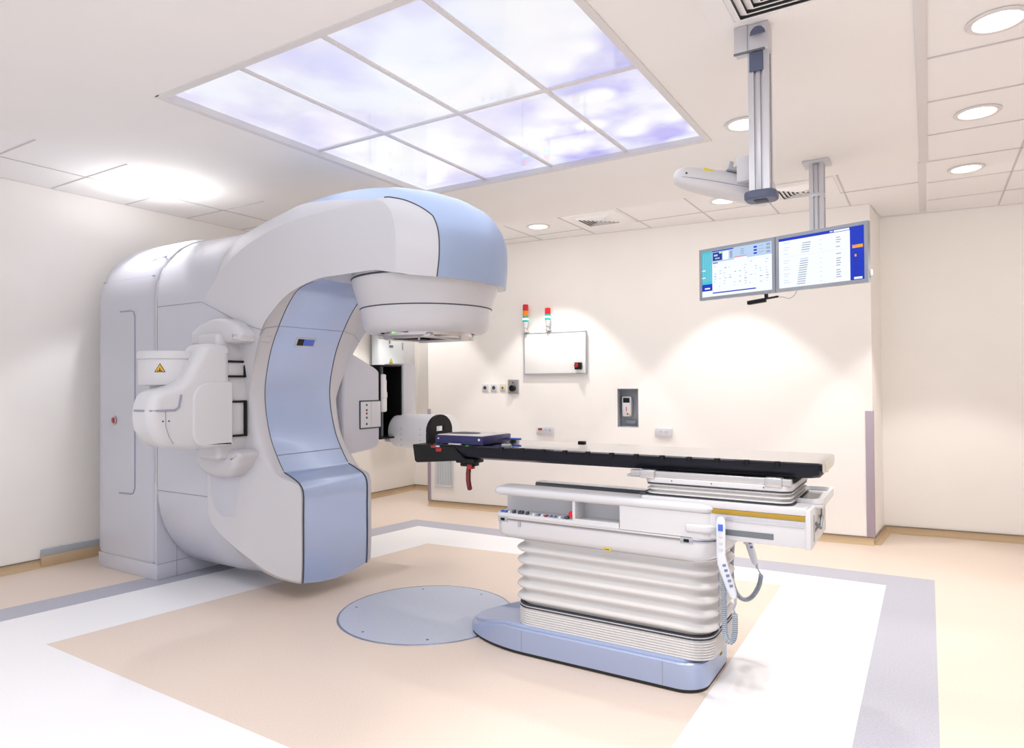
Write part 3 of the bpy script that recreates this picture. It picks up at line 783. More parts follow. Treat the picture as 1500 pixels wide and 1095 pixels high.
bb.build('latch', M_BLACK, sp, split=True)
def tri_label(c, n, size, root, mb=M_AMBER):
    """warning triangle on a surface facing n (horizontal)"""
    n = Vector(n).normalized(); u = Vector((-n.y, n.x, 0)); c = Vector(c)
    B2 = MB(); h = size*0.87
    for s_, m_, o_ in ((1.0, M_BLACK, 0.0008), (0.82, mb, 0.0016)):
        q = [c + u*(-size/2*s_) + Vector((0, 0, -h/3*s_)), c + u*(size/2*s_) + Vector((0, 0, -h/3*s_)), c + Vector((0, 0, 2*h/3*s_))]
        B2.poly([p + n*o_ for p in q], m_)
    B2.poly([c + u*du*size + Vector((0, 0, dz*size)) + n*0.0022 for du, dz in ((-0.05, -0.17), (0.05, -0.17), (0.04, 0.02), (0.0, 0.22), (-0.04, 0.02))], M_BLACK)
    B2.poly([c + u*du*size + Vector((0, 0, dz*size)) + n*0.0022 for du, dz in ((-0.24, -0.2), (0.24, -0.2), (0.24, -0.13), (-0.24, -0.13))], M_BLACK)
    return tag(B2.build('warning_triangle', mb, root), 'yellow warning triangle')
aa = math.atan2(2.30-2.47, -3.90+4.06)
tri_label((-4.06+0.1705*math.cos(aa), 2.47+0.1705*math.sin(aa), 1.50), (math.cos(aa), math.sin(aa), 0), 0.062, sp)
# cover flare around the source mount
bb = MB()
bb.prism(crom([(-4.20, 1.76), (-4.20, 1.76), (-4.08, 1.82), (-3.92, 1.84), (-3.76, 1.80), (-3.69, 1.74), (-3.69, 1.70), (-3.75, 1.67), (-4.20, 1.66), (-4.20, 1.66)], 4), 'xz', 2.70, 2.95, 0.05, 4, bevhi=False)
bb.prism(crom([(-4.20, 0.86), (-4.20, 0.86), (-4.06, 0.80), (-3.88, 0.80), (-3.80, 0.84), (-3.76, 0.90), (-3.77, 0.98), (-4.20, 0.98), (-4.20, 0.98)], 4), 'xz', 2.73, 2.98, 0.05, 4, bevhi=False)
bb.build('mount_flare', M_SHELL2, la, ang=50, split=True)

# --- imaging arm on the far side (detector)
far = [(3.70, 1.70), (3.70, 1.70), (3.78, 1.65), (3.90, 1.60), (4.06, 1.53), (4.10, 1.50), (4.105, 1.46), (4.105, 1.20), (4.105, 0.96), (4.09, 0.91), (4.05, 0.885), (3.95, 0.873), (3.82, 0.862), (3.70, 0.855), (3.70, 0.855)]
bb = MB(); bb.prism(crom(far, 4), 'yz', -4.05, -3.80, 0.02, 3)
dm = bb.build('detector_mount', M_SHELL, la, ang=50)
bb = MB(); bb.box(-3.82, -3.794, 3.872, 4.109, 1.046, 1.272, 0.004, m=M_SEAM)
dp = bb.build('control_panel_seal', M_SEAM, dm)
bb = MB(); bb.box(-3.80, -3.790, 3.882, 4.107, 1.056, 1.262, 0.004, m=M_WHITE); bb.box(-3.7905, -3.7895, 3.995, 3.998, 1.056, 1.262, m=M_SEAML)
bb.build('control_panel', M_WHITE, dm)
for z, m_ in ((1.236, M_SEAM), (1.195, M_SEAM), (1.168, M_RED), (1.135, M_SEAM), (1.085, M_SEAM)):
    bb = MB(); bb.lathe([(0.0001, 0.003), (0.008, 0.003), (0.010, -0.002)], (-3.79, 3.945, z), 12, axis='x', m=m_); bb.build('push_button', m_, dm)
bb = MB()
bb.box(-4.02, -3.99, 4.108, 4.375, 0.95, 1.558, 0.003); bb.box(-4.0, -3.80, 4.108, 4.12, 0.95, 1.558); bb.box(-4.0, -3.80, 4.362, 4.375, 0.95, 1.558)
bb.box(-4.0, -3.80, 4.11, 4.37, 1.545, 1.558); bb.box(-4.0, -3.80, 4.11, 4.37, 0.95, 0.963)
bx = bb.build('actuator_box', M_BLACK, la)
bb = MB(); bb.lathe([(0.048, 1.17), (0.056, 1.18), (0.056, 1.285), (0.060, 1.29), (0.060, 1.33), (0.055, 1.335), (0.055, 1.43), (0.050, 1.44), (0.050, 1.475), (0.042, 1.482)], (-3.87, 4.185, 0), 28)
bb.build('actuator_cylinder', M_WHITE2, bx, ang=30)
for dy in (-0.03, 0.02):
    bb = MB(); bb.lathe([(0.012, 0.965), (0.012, 1.545)], (-3.87, 4.185+dy, 0), 12); bb.build('guide_rod', M_DGREY, bx)
bb = MB(); bb.prism(rrect(4.375, 4.535, 0.90, 1.575, (0.02, 0.02, 0.05, 0.01), 5), 'yz', -4.0, -3.78, 0.008)
bb.build('detector_arm', M_SHELL2, la)
bb = MB(); bb.lathe([(0.11, -3.885), (0.140, -3.87), (0.147, -3.84), (0.147, -3.34), (0.142, -3.325), (0.0001, -3.32)], (0, 4.42, 1.0), 44, axis='x')
dh = bb.build('detector_housing', M_WHITE2, la, ang=40)
bb = MB()
for k in range(8):
    a = PI*(0.95 + 0.14*(k % 4)); x = -3.72 if k < 4 else -3.52
    bb.lathe([(0.0001, -0.149), (0.004, -0.149), (0.004, -0.146)], (x, 4.42, 1.03-0.045*(k % 4)), 8, axis='y')
bb.build('screw', M_SEAML, dh, split=True)

# ------------------------------------------------------------------ floor turntable disc
tt = thing('turntable_disc', (-2.64, 3.26, 0), 'round grey-blue turntable plate set flush in the floor below the head', 'turntable')
bb = MB(); bb.lathe([(0.525, 0.0005), (0.525, 0.0025), (0.0001, 0.0025)], (-2.64, 3.26, 0), 96, capb=False); bb.build('plate', M_DISC, tt)
bb = MB(); bb.lathe([(0.523, 0.0005), (0.523, 0.0032), (0.533, 0.0032), (0.536, 0.0005)], (-2.64, 3.26, 0), 96, capa=False, capb=False); bb.build('rim', M_RIM, tt)
for a in (0.3, 1.35, 2.3, 3.5, 4.5, 5.4):
    bb = MB(); bb.lathe([(0.008, 0.002), (0.008, 0.003), (0.0001, 0.0031)], (-2.64+0.46*math.cos(a), 3.26+0.46*math.sin(a), 0), 12, capa=False, capb=False); bb.build('screw', M_SEAM, tt, split=True)

# ------------------------------------------------------------------ treatment couch
CY = 3.255
tc_ = thing('treatment_couch', (-1.4, CY, 0), 'patient couch with glossy black top on a white bellows column', 'treatment couch')
def nose(v, xr, xl, xt, r, n=10):
    """plan outline: rounded right end, pointed-round left nose"""
    out = []
    for cx, cy, a0 in ((xr-r, CY-v+r, -PI/2), (xr-r, CY+v-r, 0)):
        for k in range(n+1):
            a = a0 + PI/2*k/n; out.append((cx + r*math.cos(a), cy + r*math.sin(a)))
    for k in range(2*n+1):
        a = PI/2 + PI*k/(2*n)
        c, s_ = math.cos(a), math.sin(a)
        out.append((xl + (xl-xt)*(-(abs(c)**1.15)), CY + v*math.copysign(abs(s_)**0.9, s_)))
    return out
def ztop(x, hi=0.150):
    if x > -1.93: return hi
    return hi - (hi-0.075)*min(1, (-1.93-x)/0.28)
o1 = nose(0.266, -0.868, -1.80, -2.255, 0.12)
def inset(o, d): 
    N = len(o); out = []
    for i in range(N):
        a, c = Vector(o[i-1]), Vector(o[(i+1) % N]); t = (c-a).normalized(); out.append((o[i][0]-t.y*d, o[i][1]+t.x*d))
    return out
bb = MB(); bb.loft([[(x, y, 0.0035) for x, y in inset(o1, 0.004)], [(x, y, 0.022) for x, y in inset(o1, 0.004)]], M_RUB, capa=True, capb=True)
bb.build('rubber_skirt', M_RUB, tc_)
bb = MB()
i1 = inset(o1, 0.006); i2 = inset(o1, 0.022); i3 = inset(o1, 0.028)
bb.loft([[(x, y, 0.018) for x, y in o1], [(x, y, ztop(x)-0.022) for x, y in o1], [(x, y, ztop(x)-0.016) for x, y in i1], [(x, y, ztop(x)-0.014) for x, y in i2], [(x, y, ztop(x)) for x, y in i3]], M_BLUE2, capa=True, capb=True)
pl_ = bb.build('plinth', M_BLUE2, tc_, ang=30)
bb = MB()
for x in (-1.80, -1.05):
    bb.box(x-0.0015, x+0.0015, CY-0.2675, CY-0.262, 0.02, 0.128)
bb.build('panel_joint', M_SEAML, pl_, split=True)
bb = MB(); bb.box(-0.869, -0.8665, 3.285, 3.325, 0.085, 0.128, m=M_YEL); bb.box(-0.869, -0.8660, 3.288, 3.322, 0.085, 0.097, m=M_SEAM)
tag(bb.build('warning_label', M_YEL, pl_), 'yellow warning label')
# main bellows: wavy outline, then the fine pleats near the foot
def rr_ring(x0, x1, v, r, z, n=6): return [(x, y, z) for x, y in rrect(x0, x1, CY-v, CY+v, r, n)]
bb = MB(); R_ = []
for k in range(61):
    t = k/60; z = 0.255 + (0.60-0.255)*t
    d = 0.0125*math.cos(2*PI*5.5*t + PI)
    d = d - 0.004 if d < 0 else d
    R_.append(rr_ring(-1.862-d, -0.835+d, 0.236+d, 0.10, z))
bb.loft(R_, M_BELLOW)
bb.build('bellows', M_BELLOW, tc_, ang=80)
bb = MB()
for k in range(6):
    z = 0.575-0.058*k
    bb.box(-0.826, -0.820, 3.11+0.0*k, 3.1115, z-0.022, z+0.018)
bb.build('pleat_joint', M_SEAML, tc_, split=True)
bb = MB(); R_ = []
for k in range(19):
    z = 0.145 + 0.108*k/18; d = 0.006*(1 if k % 2 else 0)
    R_.append(rr_ring(-1.858-d, -0.842+d, 0.236+d, 0.10, z))
bb.loft(R_, M_BELLOW); bb.build('fine_pleats', M_BELLOW, tc_, ang=25)
bb = MB(); bb.loft([rr_ring(-1.862, -0.838, 0.2405, 0.10, z) for z in (0.250, 0.2535)], M_SEAM, capa=True, capb=True)
bb.loft([rr_ring(-1.8645, -0.8355, 0.2425, 0.10, z) for z in (0.2385, 0.2415)], M_SEAM, capa=True, capb=True)
bb.build('pleat_shadow_gap', M_SEAM, tc_, split=True)
# cabinet body around the top of the column
bb = MB(); rc = (0.05, 0.10, 0.10, 0.05)
def cab(x0, x1, v, z, r=None): return [(x, y, z) for x, y in rrect(x0, x1, CY-v, CY+v, r or rc, 7)]
bb.loft([cab(-1.84, -0.855, 0.243, 0.590), cab(-1.855, -0.845, 0.252, 0.594), cab(-1.86, -0.84, 0.258, 0.606)], M_MGREY, capa=True, capb=True)
bb.build('lower_lip', M_MGREY, tc_)
bb = MB(); bb.loft([cab(-1.915, -0.835, 0.262, 0.600), cab(-1.932, -0.812, 0.280, 0.612), cab(-1.938, -0.803, 0.286, 0.63), cab(-1.940, -0.80, 0.288, 0.694)], M_WHITE, capa=True, capb=True)
lb = bb.build('lower_body', M_WHITE, tc_, ang=40)
# upper body with two recessed trays in the near face
SHX = [(-1.925, -1.492), (-1.478, -1.245)]
zb0, zb1, zt0, zt1 = 0.699, 0.748, 0.820, 0.862
y0 = CY-0.288; D = 0.115
bb = MB()
bb.loft([cab(-1.940, -0.80, 0.288, zb0), cab(-1.940, -0.80, 0.288, zb0+0.012)], M_WHITE, capa=True, capb=True)
bb.prism(rrect(-1.935, -0.80, y0+D+0.008, CY+0.288, (0.002, 0.002, 0.10, 0.05), 7), 'xy', zb0+0.01, 0.752)          # low body behind the trays
bb.box(-1.936, -0.84, y0+D, y0+D+0.016, 0.705, zt0+0.002)                                                          # back of the trays
bb.prism(rrect(-1.245, -0.80, y0, y0+D+0.014, (0.006, 0.07, 0.02, 0.0), 8), 'xy', zb0+0.01, zt0+0.002)          # solid right part of the front
bb.prism(rrect(-1.940, -1.2455, y0-0.004, y0+D, (0.03, 0.0, 0.0, 0.0), 5), 'xy', zb0+0.008, 0.728, 0.006)          # tray floor and front lip
bb.box(-1.492, -1.478, y0+0.005, y0+D+0.003, 0.72, zt0+0.002)
bb.prism(rrect(-1.478, -1.247, y0-0.001, y0+0.012, (0.0,)*4, 1), 'xy', 0.72, 0.737, 0.003)
ub = bb.build('upper_body', M_WHITE, tc_, ang=30)
def rim(d, z): return [(x, y, z) for x, y in rrect(-1.940-d, -0.80+d, y0-d, y0+D+0.016+d*0.5, (0.03, 0.072, 0.03, 0.02), 7)]
bb = MB(); bb.loft([rim(-0.006, zt0-0.001), rim(0.006, zt0+0.008), rim(0.010, zt0+0.022), rim(0.004, zt1-0.006), rim(-0.014, zt1)], M_WHITE, capa=True, capb=True)
bb.build('top_rim', M_WHITE, tc_, ang=50)
bb = MB()
bb.box(-1.885, -0.93, y0-0.0025, y0+0.004, 0.694, 0.7005, 0.001); bb.build('body_joint', M_BASEC, lb)
bb = MB(); bb.tube([(x, y, 0.694) for x, y in rrect(-1.9415, -0.7985, CY-0.2895, CY+0.2895, rc, 7)], 0.003, 5, closed=True); bb.build('shadow_joint', M_SEAML, lb)
for x in (-1.892, -0.925):
    bb = MB(); bb.box(x-0.028, x+0.028, y0-0.003, y0+0.004, 0.682, 0.708, 0.001, m=M_MGREY); bb.box(x-0.012, x+0.012, y0-0.0045, y0, 0.688, 0.702, m=M_BLACK); bb.build('latch', M_MGREY, lb, split=True)
bb = MB(); bb.box(-1.80, -1.785, y0-0.006, y0+0.002, 0.665, 0.690, 0.002); bb.build('catch', M_MGREY, lb)
bb = MB(); bb.box(-1.325, -1.29, y0+0.002, y0+0.0085, 0.604, 0.6125, m=M_YEL); bb.box(-1.32, -1.297, y0+0.0015, y0+0.008, 0.606, 0.610, m=M_SEAM); tag(bb.build('warning_label', M_YEL, lb), 'small yellow label')
bb = MB(); bb.prism(rrect(-0.93, -0.79, y0-0.012, y0+0.08, (0.01, 0.07, 0.01, 0.01), 6), 'xy', 0.735, 0.772, 0.012, 3); bb.build('bumper', M_WHITE, ub)
# carriage projecting to the right
bb = MB(); bb.box(-0.83, -0.430, CY-0.270, CY+0.19, 0.712, 0.852, 0.006); bb.box(-1.14, -0.430, CY-0.276, CY+0.24, 0.846, 0.878, 0.006); bb.box(-0.436, -0.415, CY-0.274, CY+0.194, 0.708, 0.872, 0.004)
cg = bb.build('carriage', M_WHITE, tc_)
bb = MB(); bb.box(-0.815, -0.437, CY-0.2745, CY-0.262, 0.825, 0.8455, 0.001); tag(bb.build('ochre_strip', M_BRASS, cg), 'ochre strip along the carriage')
bb = MB(); bb.box(-0.80, -0.44, CY-0.2735, CY-0.262, 0.797, 0.8225, 0.001); bb.build('slide_rail', M_ALU, cg)
bb = MB()
for k in range(6): bb.lathe([(0.0001, -0.2750), (0.004, -0.2750), (0.005, -0.2730)], (-0.76+0.06*k, CY, 0.811), 8, axis='y')
bb.build('rail_screw', M_SHELL, cg, split=True)
bb = MB(); bb.box(-0.80, -0.56, CY-0.2725, CY-0.262, 0.735, 0.760, 0.001); bb.build('dark_slot', M_DGREY, cg)
bb = MB(); bb.box(-0.417, -0.4115, CY-0.17, CY-0.02, 0.765, 0.775, m=M_DGREY); bb.box(-0.417, -0.4115, CY-0.20, CY-0.18, 0.73, 0.84, m=M_MGREY); bb.box(-0.417, -0.4115, CY+0.03, CY+0.05, 0.75, 0.83, m=M_DGREY); bb.tube([(-0.412, CY-0.15, 0.80), (-0.400, CY-0.10, 0.77), (-0.405, CY-0.02, 0.81), (-0.412, CY+0.05, 0.79)], 0.006, 6, m=M_DGREY)
bb.build('end_fittings', M_DGREY, cg)
# upper bellows carrying the table top
bb = MB(); R_ = []
for k in range(37):
    t = k/36; z = 0.878 + 0.058*t; d = 0.008*math.cos(2*PI*3.0*t+PI)
    R_.append([(x, y, z) for x, y in rrect(-1.125-d, -0.50+d, CY-0.245-d, CY+0.225+d, 0.05, 6)])
bb.loft(R_, M_BELLOW); ubl = bb.build('lift_bellows', M_BELLOW, tc_, ang=80)
bb = MB(); bb.prism(rrect(-1.135, -0.49, CY-0.258, CY+0.235, 0.05, 6), 'xy', 0.937, 0.962, 0.004); bb.build('lift_plate', M_WHITE, tc_)
bb = MB()
for x in (-1.0, -0.82, -0.60): bb.lathe([(0.0001, -0.2595), (0.003, -0.2595), (0.003, -0.257)], (x, CY, 0.950), 8, axis='y')
bb.prism(rrect(-1.133, -0.492, CY-0.256, CY+0.233, 0.05, 6), 'xy', 0.934, 0.9375)
bb.build('plate_joint', M_SEAM, tc_)
bb = MB(); bb.box(-1.15, -1.125, CY-0.262, CY+0.24, 0.877, 0.887); bb.prism(rrect(-1.145, -0.485, CY-0.262, CY+0.24, 0.05, 6), 'xy', 0.8775, 0.882); bb.build('bellows_foot', M_SEAM, tc_)
bb = MB(); bb.box(-1.20, -0.49, CY-0.255, CY-0.228, 0.962, 0.990, 0.003, m=M_STEEL); bb.box(-1.20, -0.49, CY+0.19, CY+0.22, 0.962, 0.990, 0.003, m=M_STEEL)
for x in (-1.115, -0.56): bb.box(x-0.035, x+0.035, CY-0.266, CY-0.22, 0.955, 0.994, 0.005, m=M_STEEL)
bb.box(-1.22, -1.05, CY-0.25, CY+0.2, 0.956, 0.966, 0.002, m=M_MGREY)
bb.build('clamp_rail', M_STEEL, tc_, split=True)
# tray behind the right end
bb = MB(); tr = rrect(-0.52, -0.385, CY-0.14, CY+0.27, 0.035, 6)
bb.prism(tr, 'xy', 0.858, 0.880, 0.008, 3); bb.loft([[(x, y, 0.878) for x, y in tr], [(x, y, 0.898) for x, y in tr], [(x, y, 0.898) for x, y in inset(tr, 0.015)], [(x, y, 0.882) for x, y in inset(tr, 0.022)]], M_WHITE)
bb.build('accessory_tray', M_WHITE, tc_, ang=50)
# dark rail on top of the cabinet
bb = MB(); bb.box(-1.97, -1.10, 3.44, 3.52, 0.750, 0.818, 0.006, m=M_DGREY); bb.box(-1.97, -1.10, 3.445, 3.52, 0.818, 0.823, 0.002, m=M_ALU); bb.build('slide_rail', M_DGREY, tc_)
# table top
bb = MB()
TY0, TY1 = 3.045, 3.495
xs_ = [(-2.43, 0.985, 0.036, 0.02), (-2.40, 0.982, 0.030, 0.004), (-2.30, 0.980, 0.024, 0.0), (-1.9, 0.982, 0.020, 0.0), (-1.0, 0.986, 0.020, 0.0), (-0.43, 0.990, 0.020, 0.0), (-0.392, 0.995, 0.02, 0.002), (-0.378, 1.01, 0.02, 0.012)]
R_ = []
for x, zl, ch, iy in xs_:
    a, c = TY0+iy, TY1-iy; zt_ = 1.058 - (0.004 if iy > 0.01 else 0)
    R_.append([(x, a+0.006, zt_), (x, a, zt_-0.006), (x, a+0.002, zt_-0.03), (x, a+ch*0.6, zl+0.012), (x, a+ch+0.02, zl), (x, c-ch-0.02, zl), (x, c-ch*0.6, zl+0.012), (x, c-0.002, zt_-0.03), (x, c, zt_-0.006), (x, c-0.006, zt_)])
bb.loft(R_, M_TABLE, capa=True, capb=True); 
bb.mi(M_TSIDE); bb.bm.normal_update()
for f in bb.bm.faces:
    if f.normal.z < 0.5 and f.calc_center_median().x < -0.3795: f.material_index = 1
tb = bb.build('table_top', M_TABLE, tc_, ang=25)
for k in range(12):
    x = -1.95 + 0.127*k
    bb = MB(); bb.lathe([(0.013, 1.040), (0.013, 1.0585), (0.0001, 1.0587)], (x, TY0+0.003, 0), 16); bb.build('index_notch', M_BLACK, tb)
bb = MB(); bb.box(-0.3790, -0.3765, 3.20, 3.235, 1.005, 1.045, m=M_YEL); bb.box(-0.3790, -0.3760, 3.165, 3.199, 1.012, 1.048, m=M_WHITE); tag(bb.build('end_label', M_YEL, tb), 'small yellow and white label')
bb = MB(); bb.box(-1.98, -1.93, 3.09, 3.12, 1.0575, 1.070, 0.003); tag(bb.build('index_peg', M_MGREY, tb), 'small grey peg')
bb = MB(); bb.box(-1.70, -1.66, 3.46, 3.49, 1.0575, 1.068, 0.003); bb.build('index_peg', M_BLACK, tb)
# head end bracket
bb = MB()
brk = [(-2.56, 1.048), (-2.36, 1.050), (-2.26, 1.045), (-2.20, 0.988), (-2.16, 0.976), (-2.53, 0.945), (-2.545, 0.955)]
bb.prism(brk, 'xz', TY0-0.005, TY1+0.005, 0.004); hb = bb.build('head_end_bracket', M_BLACK, tc_)
ov = [(3.275+0.118*math.cos(PI*k/20), 1.09+0.125*math.sin(PI*k/20)) for k in range(21)]
hole = [(3.243, 1.095), (3.243, 1.128), (3.333, 1.128), (3.333, 1.095)]
bb = MB(); t = bmesh.new()
# upright plate with a hand slot: outer outline bridged to the slot outline
def yz(p, x): return (x, p[0], p[1])
outer = ov + [(3.157, 1.045), (3.393, 1.045)]
left = [(3.157, 1.045)] ; 
quads = []
bb.prism([(3.157, 1.04), (3.393, 1.04), (3.393, 1.1), (3.39, 1.112), (3.16, 1.112), (3.157, 1.1)], 'yz', -2.555, -2.535)
up = [(3.275+0.118*math.cos(PI*k/20), 1.112+0.10*math.sin(PI*k/20)) for k in range(21)]
hz0, hz1, hy0, hy1 = 1.112, 1.142, 3.235, 3.315
bb.prism([p for p in up if p[1] >= hz1] , 'yz', -2.555, -2.535)
zz = [p for p in up if p[1] <= hz1]
e1 = [p for p in up if p[0] > 3.275 and p[1] <= hz1+0.004]; e2 = [p for p in up if p[0] < 3.275 and p[1] <= hz1+0.004]
bb.prism([(hy1, hz0)] + e1 + [(hy1, e1[-1][1])], 'yz', -2.555, -2.535)
bb.prism([(hy0, e2[0][1])] + e2 + [(hy0, hz0)], 'yz', -2.555, -2.535)
t.free()
tag(bb.build('upright_plate', M_BLACK, hb), 'black rounded plate with a hand slot')
bb = MB(); bb.box(-2.42, -2.385, TY0-0.012, TY0, 1.035, 1.049, 0.002); bb.box(-2.385, -2.345, TY0-0.013, TY0, 1.016, 1.036, 0.003); bb.build('red_clamp', M_RED, hb, split=True)
bb = MB(); bb.box(-2.395, -2.36, TY0-0.010, TY0+0.004, 1.040, 1.050, 0.002, m=M_ALU); bb.box(-2.30, -2.215, TY0-0.006, TY0+0.01, 1.0585, 1.066, 0.002, m=M_ALU); bb.build('metal_clip', M_ALU, hb, split=True)
bb = MB(); bb.box(-2.255, -2.13, TY0+0.0, TY0+0.10, 0.958, 0.983, 0.006, m=M_BLACK); bb.box(-2.235, -2.15, TY0+0.015, TY0+0.085, 0.938, 0.96, 0.006, m=M_BLACK)
bb.box(-2.185, -2.155, TY0+0.012, TY0+0.05, 0.925, 0.952, 0.004, m=M_RED)
lk = bb.build('clamp_body', M_BLACK, hb)
bb = MB(); pts = [(-2.19, TY0+0.04, 0.935), (-2.192, TY0+0.035, 0.90), (-2.185, TY0+0.025, 0.86), (-2.168, TY0+0.01, 0.83), (-2.158, TY0+0.0, 0.822)]
bb.tube(pts, 0.014, 12); tag(bb.build('lever', M_DRED, hb, ang=60), 'dark red curved lever')
# box on the couch top
nb = thing('positioning_box', (-2.22, 3.22, 1.06), 'dark blue box with pale top resting on the head end of the couch', 'box')
bb = MB(); bb.box(-2.405, -2.075, 3.055, 3.345, 1.0605, 1.108, 0.004); bx_ = bb.build('body', M_NAVY, nb)
bb = MB(); bb.box(-2.395, -2.085, 3.065, 3.335, 1.106, 1.112, 0.002); bb.build('lid', M_NAVYTOP, nb)
bb = MB(); bb.prism([(-2.30+0.10*math.cos(2*PI*k/24), 3.20+0.07*math.sin(2*PI*k/24)) for k in range(24)], 'xy', 1.112, 1.1135); bb.build('round_pad', M_SEAM, nb)
bb = MB(); bb.lathe([(0.0001, -0.0045), (0.007, -0.0045), (0.007, 0.0)], (-2.10, 3.056, 1.090), 12, axis='y', m=M_WHITE); bb.lathe([(0.0001, -0.0045), (0.005, -0.0045), (0.005, 0.0)], (-2.38, 3.056, 1.09), 12, axis='y', m=M_ALU); bb.build('knob', M_WHITE, nb, split=True)
bb = MB(); bb.tube([(-2.08, 3.33, 1.078), (-2.0, 3.335, 1.078)], 0.006, 8); bb.build('peg', M_KEYB, nb)
# ------------------------------------------------------------------ things on the back wall
WN = math.hypot(1, 0.0902); WU = Vector((1/WN, 0.0902/WN, 0)); WO = Vector((0.0902/WN, -1/WN, 0))
def WM(x, z):
    c = Vector((x, ybw(x), z)); return Matrix(((WU.x, WO.x, 0, c.x), (WU.y, WO.y, 0, c.y), (0, 0, 1, c.z), (0, 0, 0, 1)))
def wall_thing(name, x, z, label, cat, group=None):
    return thing(name, (x, ybw(x), z), label, cat, group)
def wbox(M_, u0, u1, o0, o1, z0, z1, m, root, name, bev=0.003):
    B2 = MB(); B2.box(u0, u1, o0, o1, z0, z1, bev, mtx=M_); return B2.build(name, m, root)
def wlathe(M_, prof, u, z, m, root, name, n=20):
    """prof (radius, distance from the wall)"""
    B2 = MB(); B2.lathe([(r, h) for r, h in prof], (0, 0, 0), n, axis='y', capa=False, capb=False)
    bmesh.ops.transform(B2.bm, matrix=M_ @ Matrix.Translation((u, 0, z)), verts=list(B2.bm.verts)); return B2.build(name, m, root)

M_ = WM(-3.327, 1.713); t = wall_thing('wall_panel', -3.327, 1.713, 'white wall panel with thin grey frame under the two signal towers', 'wall panel')
wbox(M_, -0.345, 0.345, 0.001, 0.034, -0.212, 0.212, M_WBOARD, t, 'panel_body', 0.003)
B2 = MB()
for (u0, u1, z0, z1) in ((-0.352, 0.352, 0.210, 0.220), (-0.352, 0.352, -0.220, -0.210), (-0.352, -0.343, -0.215, 0.215), (0.343, 0.352, -0.215, 0.215)):
    B2.box(u0, u1, 0.0, 0.038, z0, z1, mtx=M_)
B2.build('frame', M_MGREY, t)
M_ = WM(-3.055, 1.572); t = thing('emergency_switch', tuple(M_ @ Vector((0, 0.035, 0))), 'small black switch box with a red button on the white wall panel', 'switch')
wbox(M_, -0.038, 0.036, 0.035, 0.075, -0.036, 0.036, M_BLACK, t, 'box', 0.006)
wlathe(M_, [(0.022, 0.075), (0.022, 0.093), (0.018, 0.099), (0.0001, 0.100)], -0.012, 0.004, M_RED, t, 'red_button')

def beacon(x, z0, tiers, label):
    M2 = WM(x, 0); t = wall_thing('signal_tower', x, z0, label, 'signal light', 'signal towers on the back wall')
    o = 0.055
    def cyl(r0, r1, a, c, m, name):
        B3 = MB(); B3.lathe([(0.0001, a), (r0, a), (r1, c), (0.0001, c)], (0, 0, 0), 24, capa=False, capb=False)
        bmesh.ops.transform(B3.bm, matrix=M2 @ Matrix.Translation((0, o, 0)), verts=list(B3.bm.verts)); return B3.build(name, m, t)
    wbox(M2, -0.02, 0.02, 0.0, o+0.012, z0, z0+0.015, M_MGREY, t, 'bracket', 0.002)
    cyl(0.010, 0.010, z0+0.012, z0+0.05, M_WHITE, 'stem')
    cyl(0.018, 0.029, z0+0.05, z0+0.115, M_WHITE, 'base')
    z = z0+0.117
    for nm, m in tiers:
        l = cyl(0.030, 0.030, z, z+0.056, m, nm)
        if 'green' in nm:
            B3 = MB(); B3.lathe([(0.0305, z+0.018), (0.0308, z+0.028), (0.0305, z+0.038)], (0, 0, 0), 24, capa=False, capb=False)
            bmesh.ops.transform(B3.bm, matrix=M2 @ Matrix.Translation((0, o, 0)), verts=list(B3.bm.verts)); tag(B3.build('lit_band', M_LGLOW, l), 'bright lit band')
        z += 0.060
    cyl(0.030, 0.026, z-0.003, z+0.004, tiers[-1][1], 'top_cap')
beacon(-3.648, 1.935, [('green_lens', M_LGRN), ('amber_lens', M_LAMB), ('red_lens', M_LRED)], 'taller signal tower with red, amber and green lenses')
beacon(-3.392, 1.945, [('green_lens', M_LGRN), ('red_lens', M_LRED)], 'shorter signal tower with only red and green lenses')

for x, m, lb in ((-4.17, M_SEAM, 'leftmost of the three small white wall sockets'), (-4.06, M_SEAM, 'middle one of the three small white wall sockets'), (-3.95, M_YEL, 'small white wall socket with yellow centre beside the black knob')):
    M_ = WM(x, 1.352); t = wall_thing('wall_socket', x, 1.352, lb, 'socket', 'small sockets on the back wall')
    wbox(M_, -0.036, 0.036, 0.0, 0.010, -0.040, 0.040, M_WHITE, t, 'plate', 0.003)
    wlathe(M_, [(0.020, 0.009), (0.020, 0.014), (0.014, 0.015), (0.0001, 0.0155)], 0, 0, m, t, 'socket_insert')
    if m is M_YEL: wlathe(M_, [(0.010, 0.015), (0.010, 0.019), (0.0001, 0.0195)], 0.0, 0, M_SEAM, t, 'pin')
M_ = WM(-3.818, 1.363); t = wall_thing('rotary_switch', -3.818, 1.363, 'square steel wall plate with a large black rotary knob', 'switch')
wbox(M_, -0.064, 0.064, 0.0, 0.018, -0.078, 0.076, M_STEEL, t, 'plate', 0.004)
wlathe(M_, [(0.036, 0.017), (0.034, 0.05), (0.028, 0.056), (0.0001, 0.057)], -0.004, -0.018, M_BLACK, t, 'knob', 28)
wlathe(M_, [(0.008, 0.017), (0.008, 0.024), (0.0001, 0.025)], -0.004, 0.042, M_SEAM, t, 'indicator_lamp')
M_ = WM(-3.45, 0.897); t = wall_thing('power_outlet', -3.45, 0.897, 'white double wall outlet with a red switch', 'outlet')
wbox(M_, -0.098, 0.098, 0.0, 0.022, -0.040, 0.040, M_WHITE, t, 'plate', 0.005)
wbox(M_, -0.075, -0.030, 0.021, 0.027, 0.006, 0.024, M_RED, t, 'red_switch', 0.002)
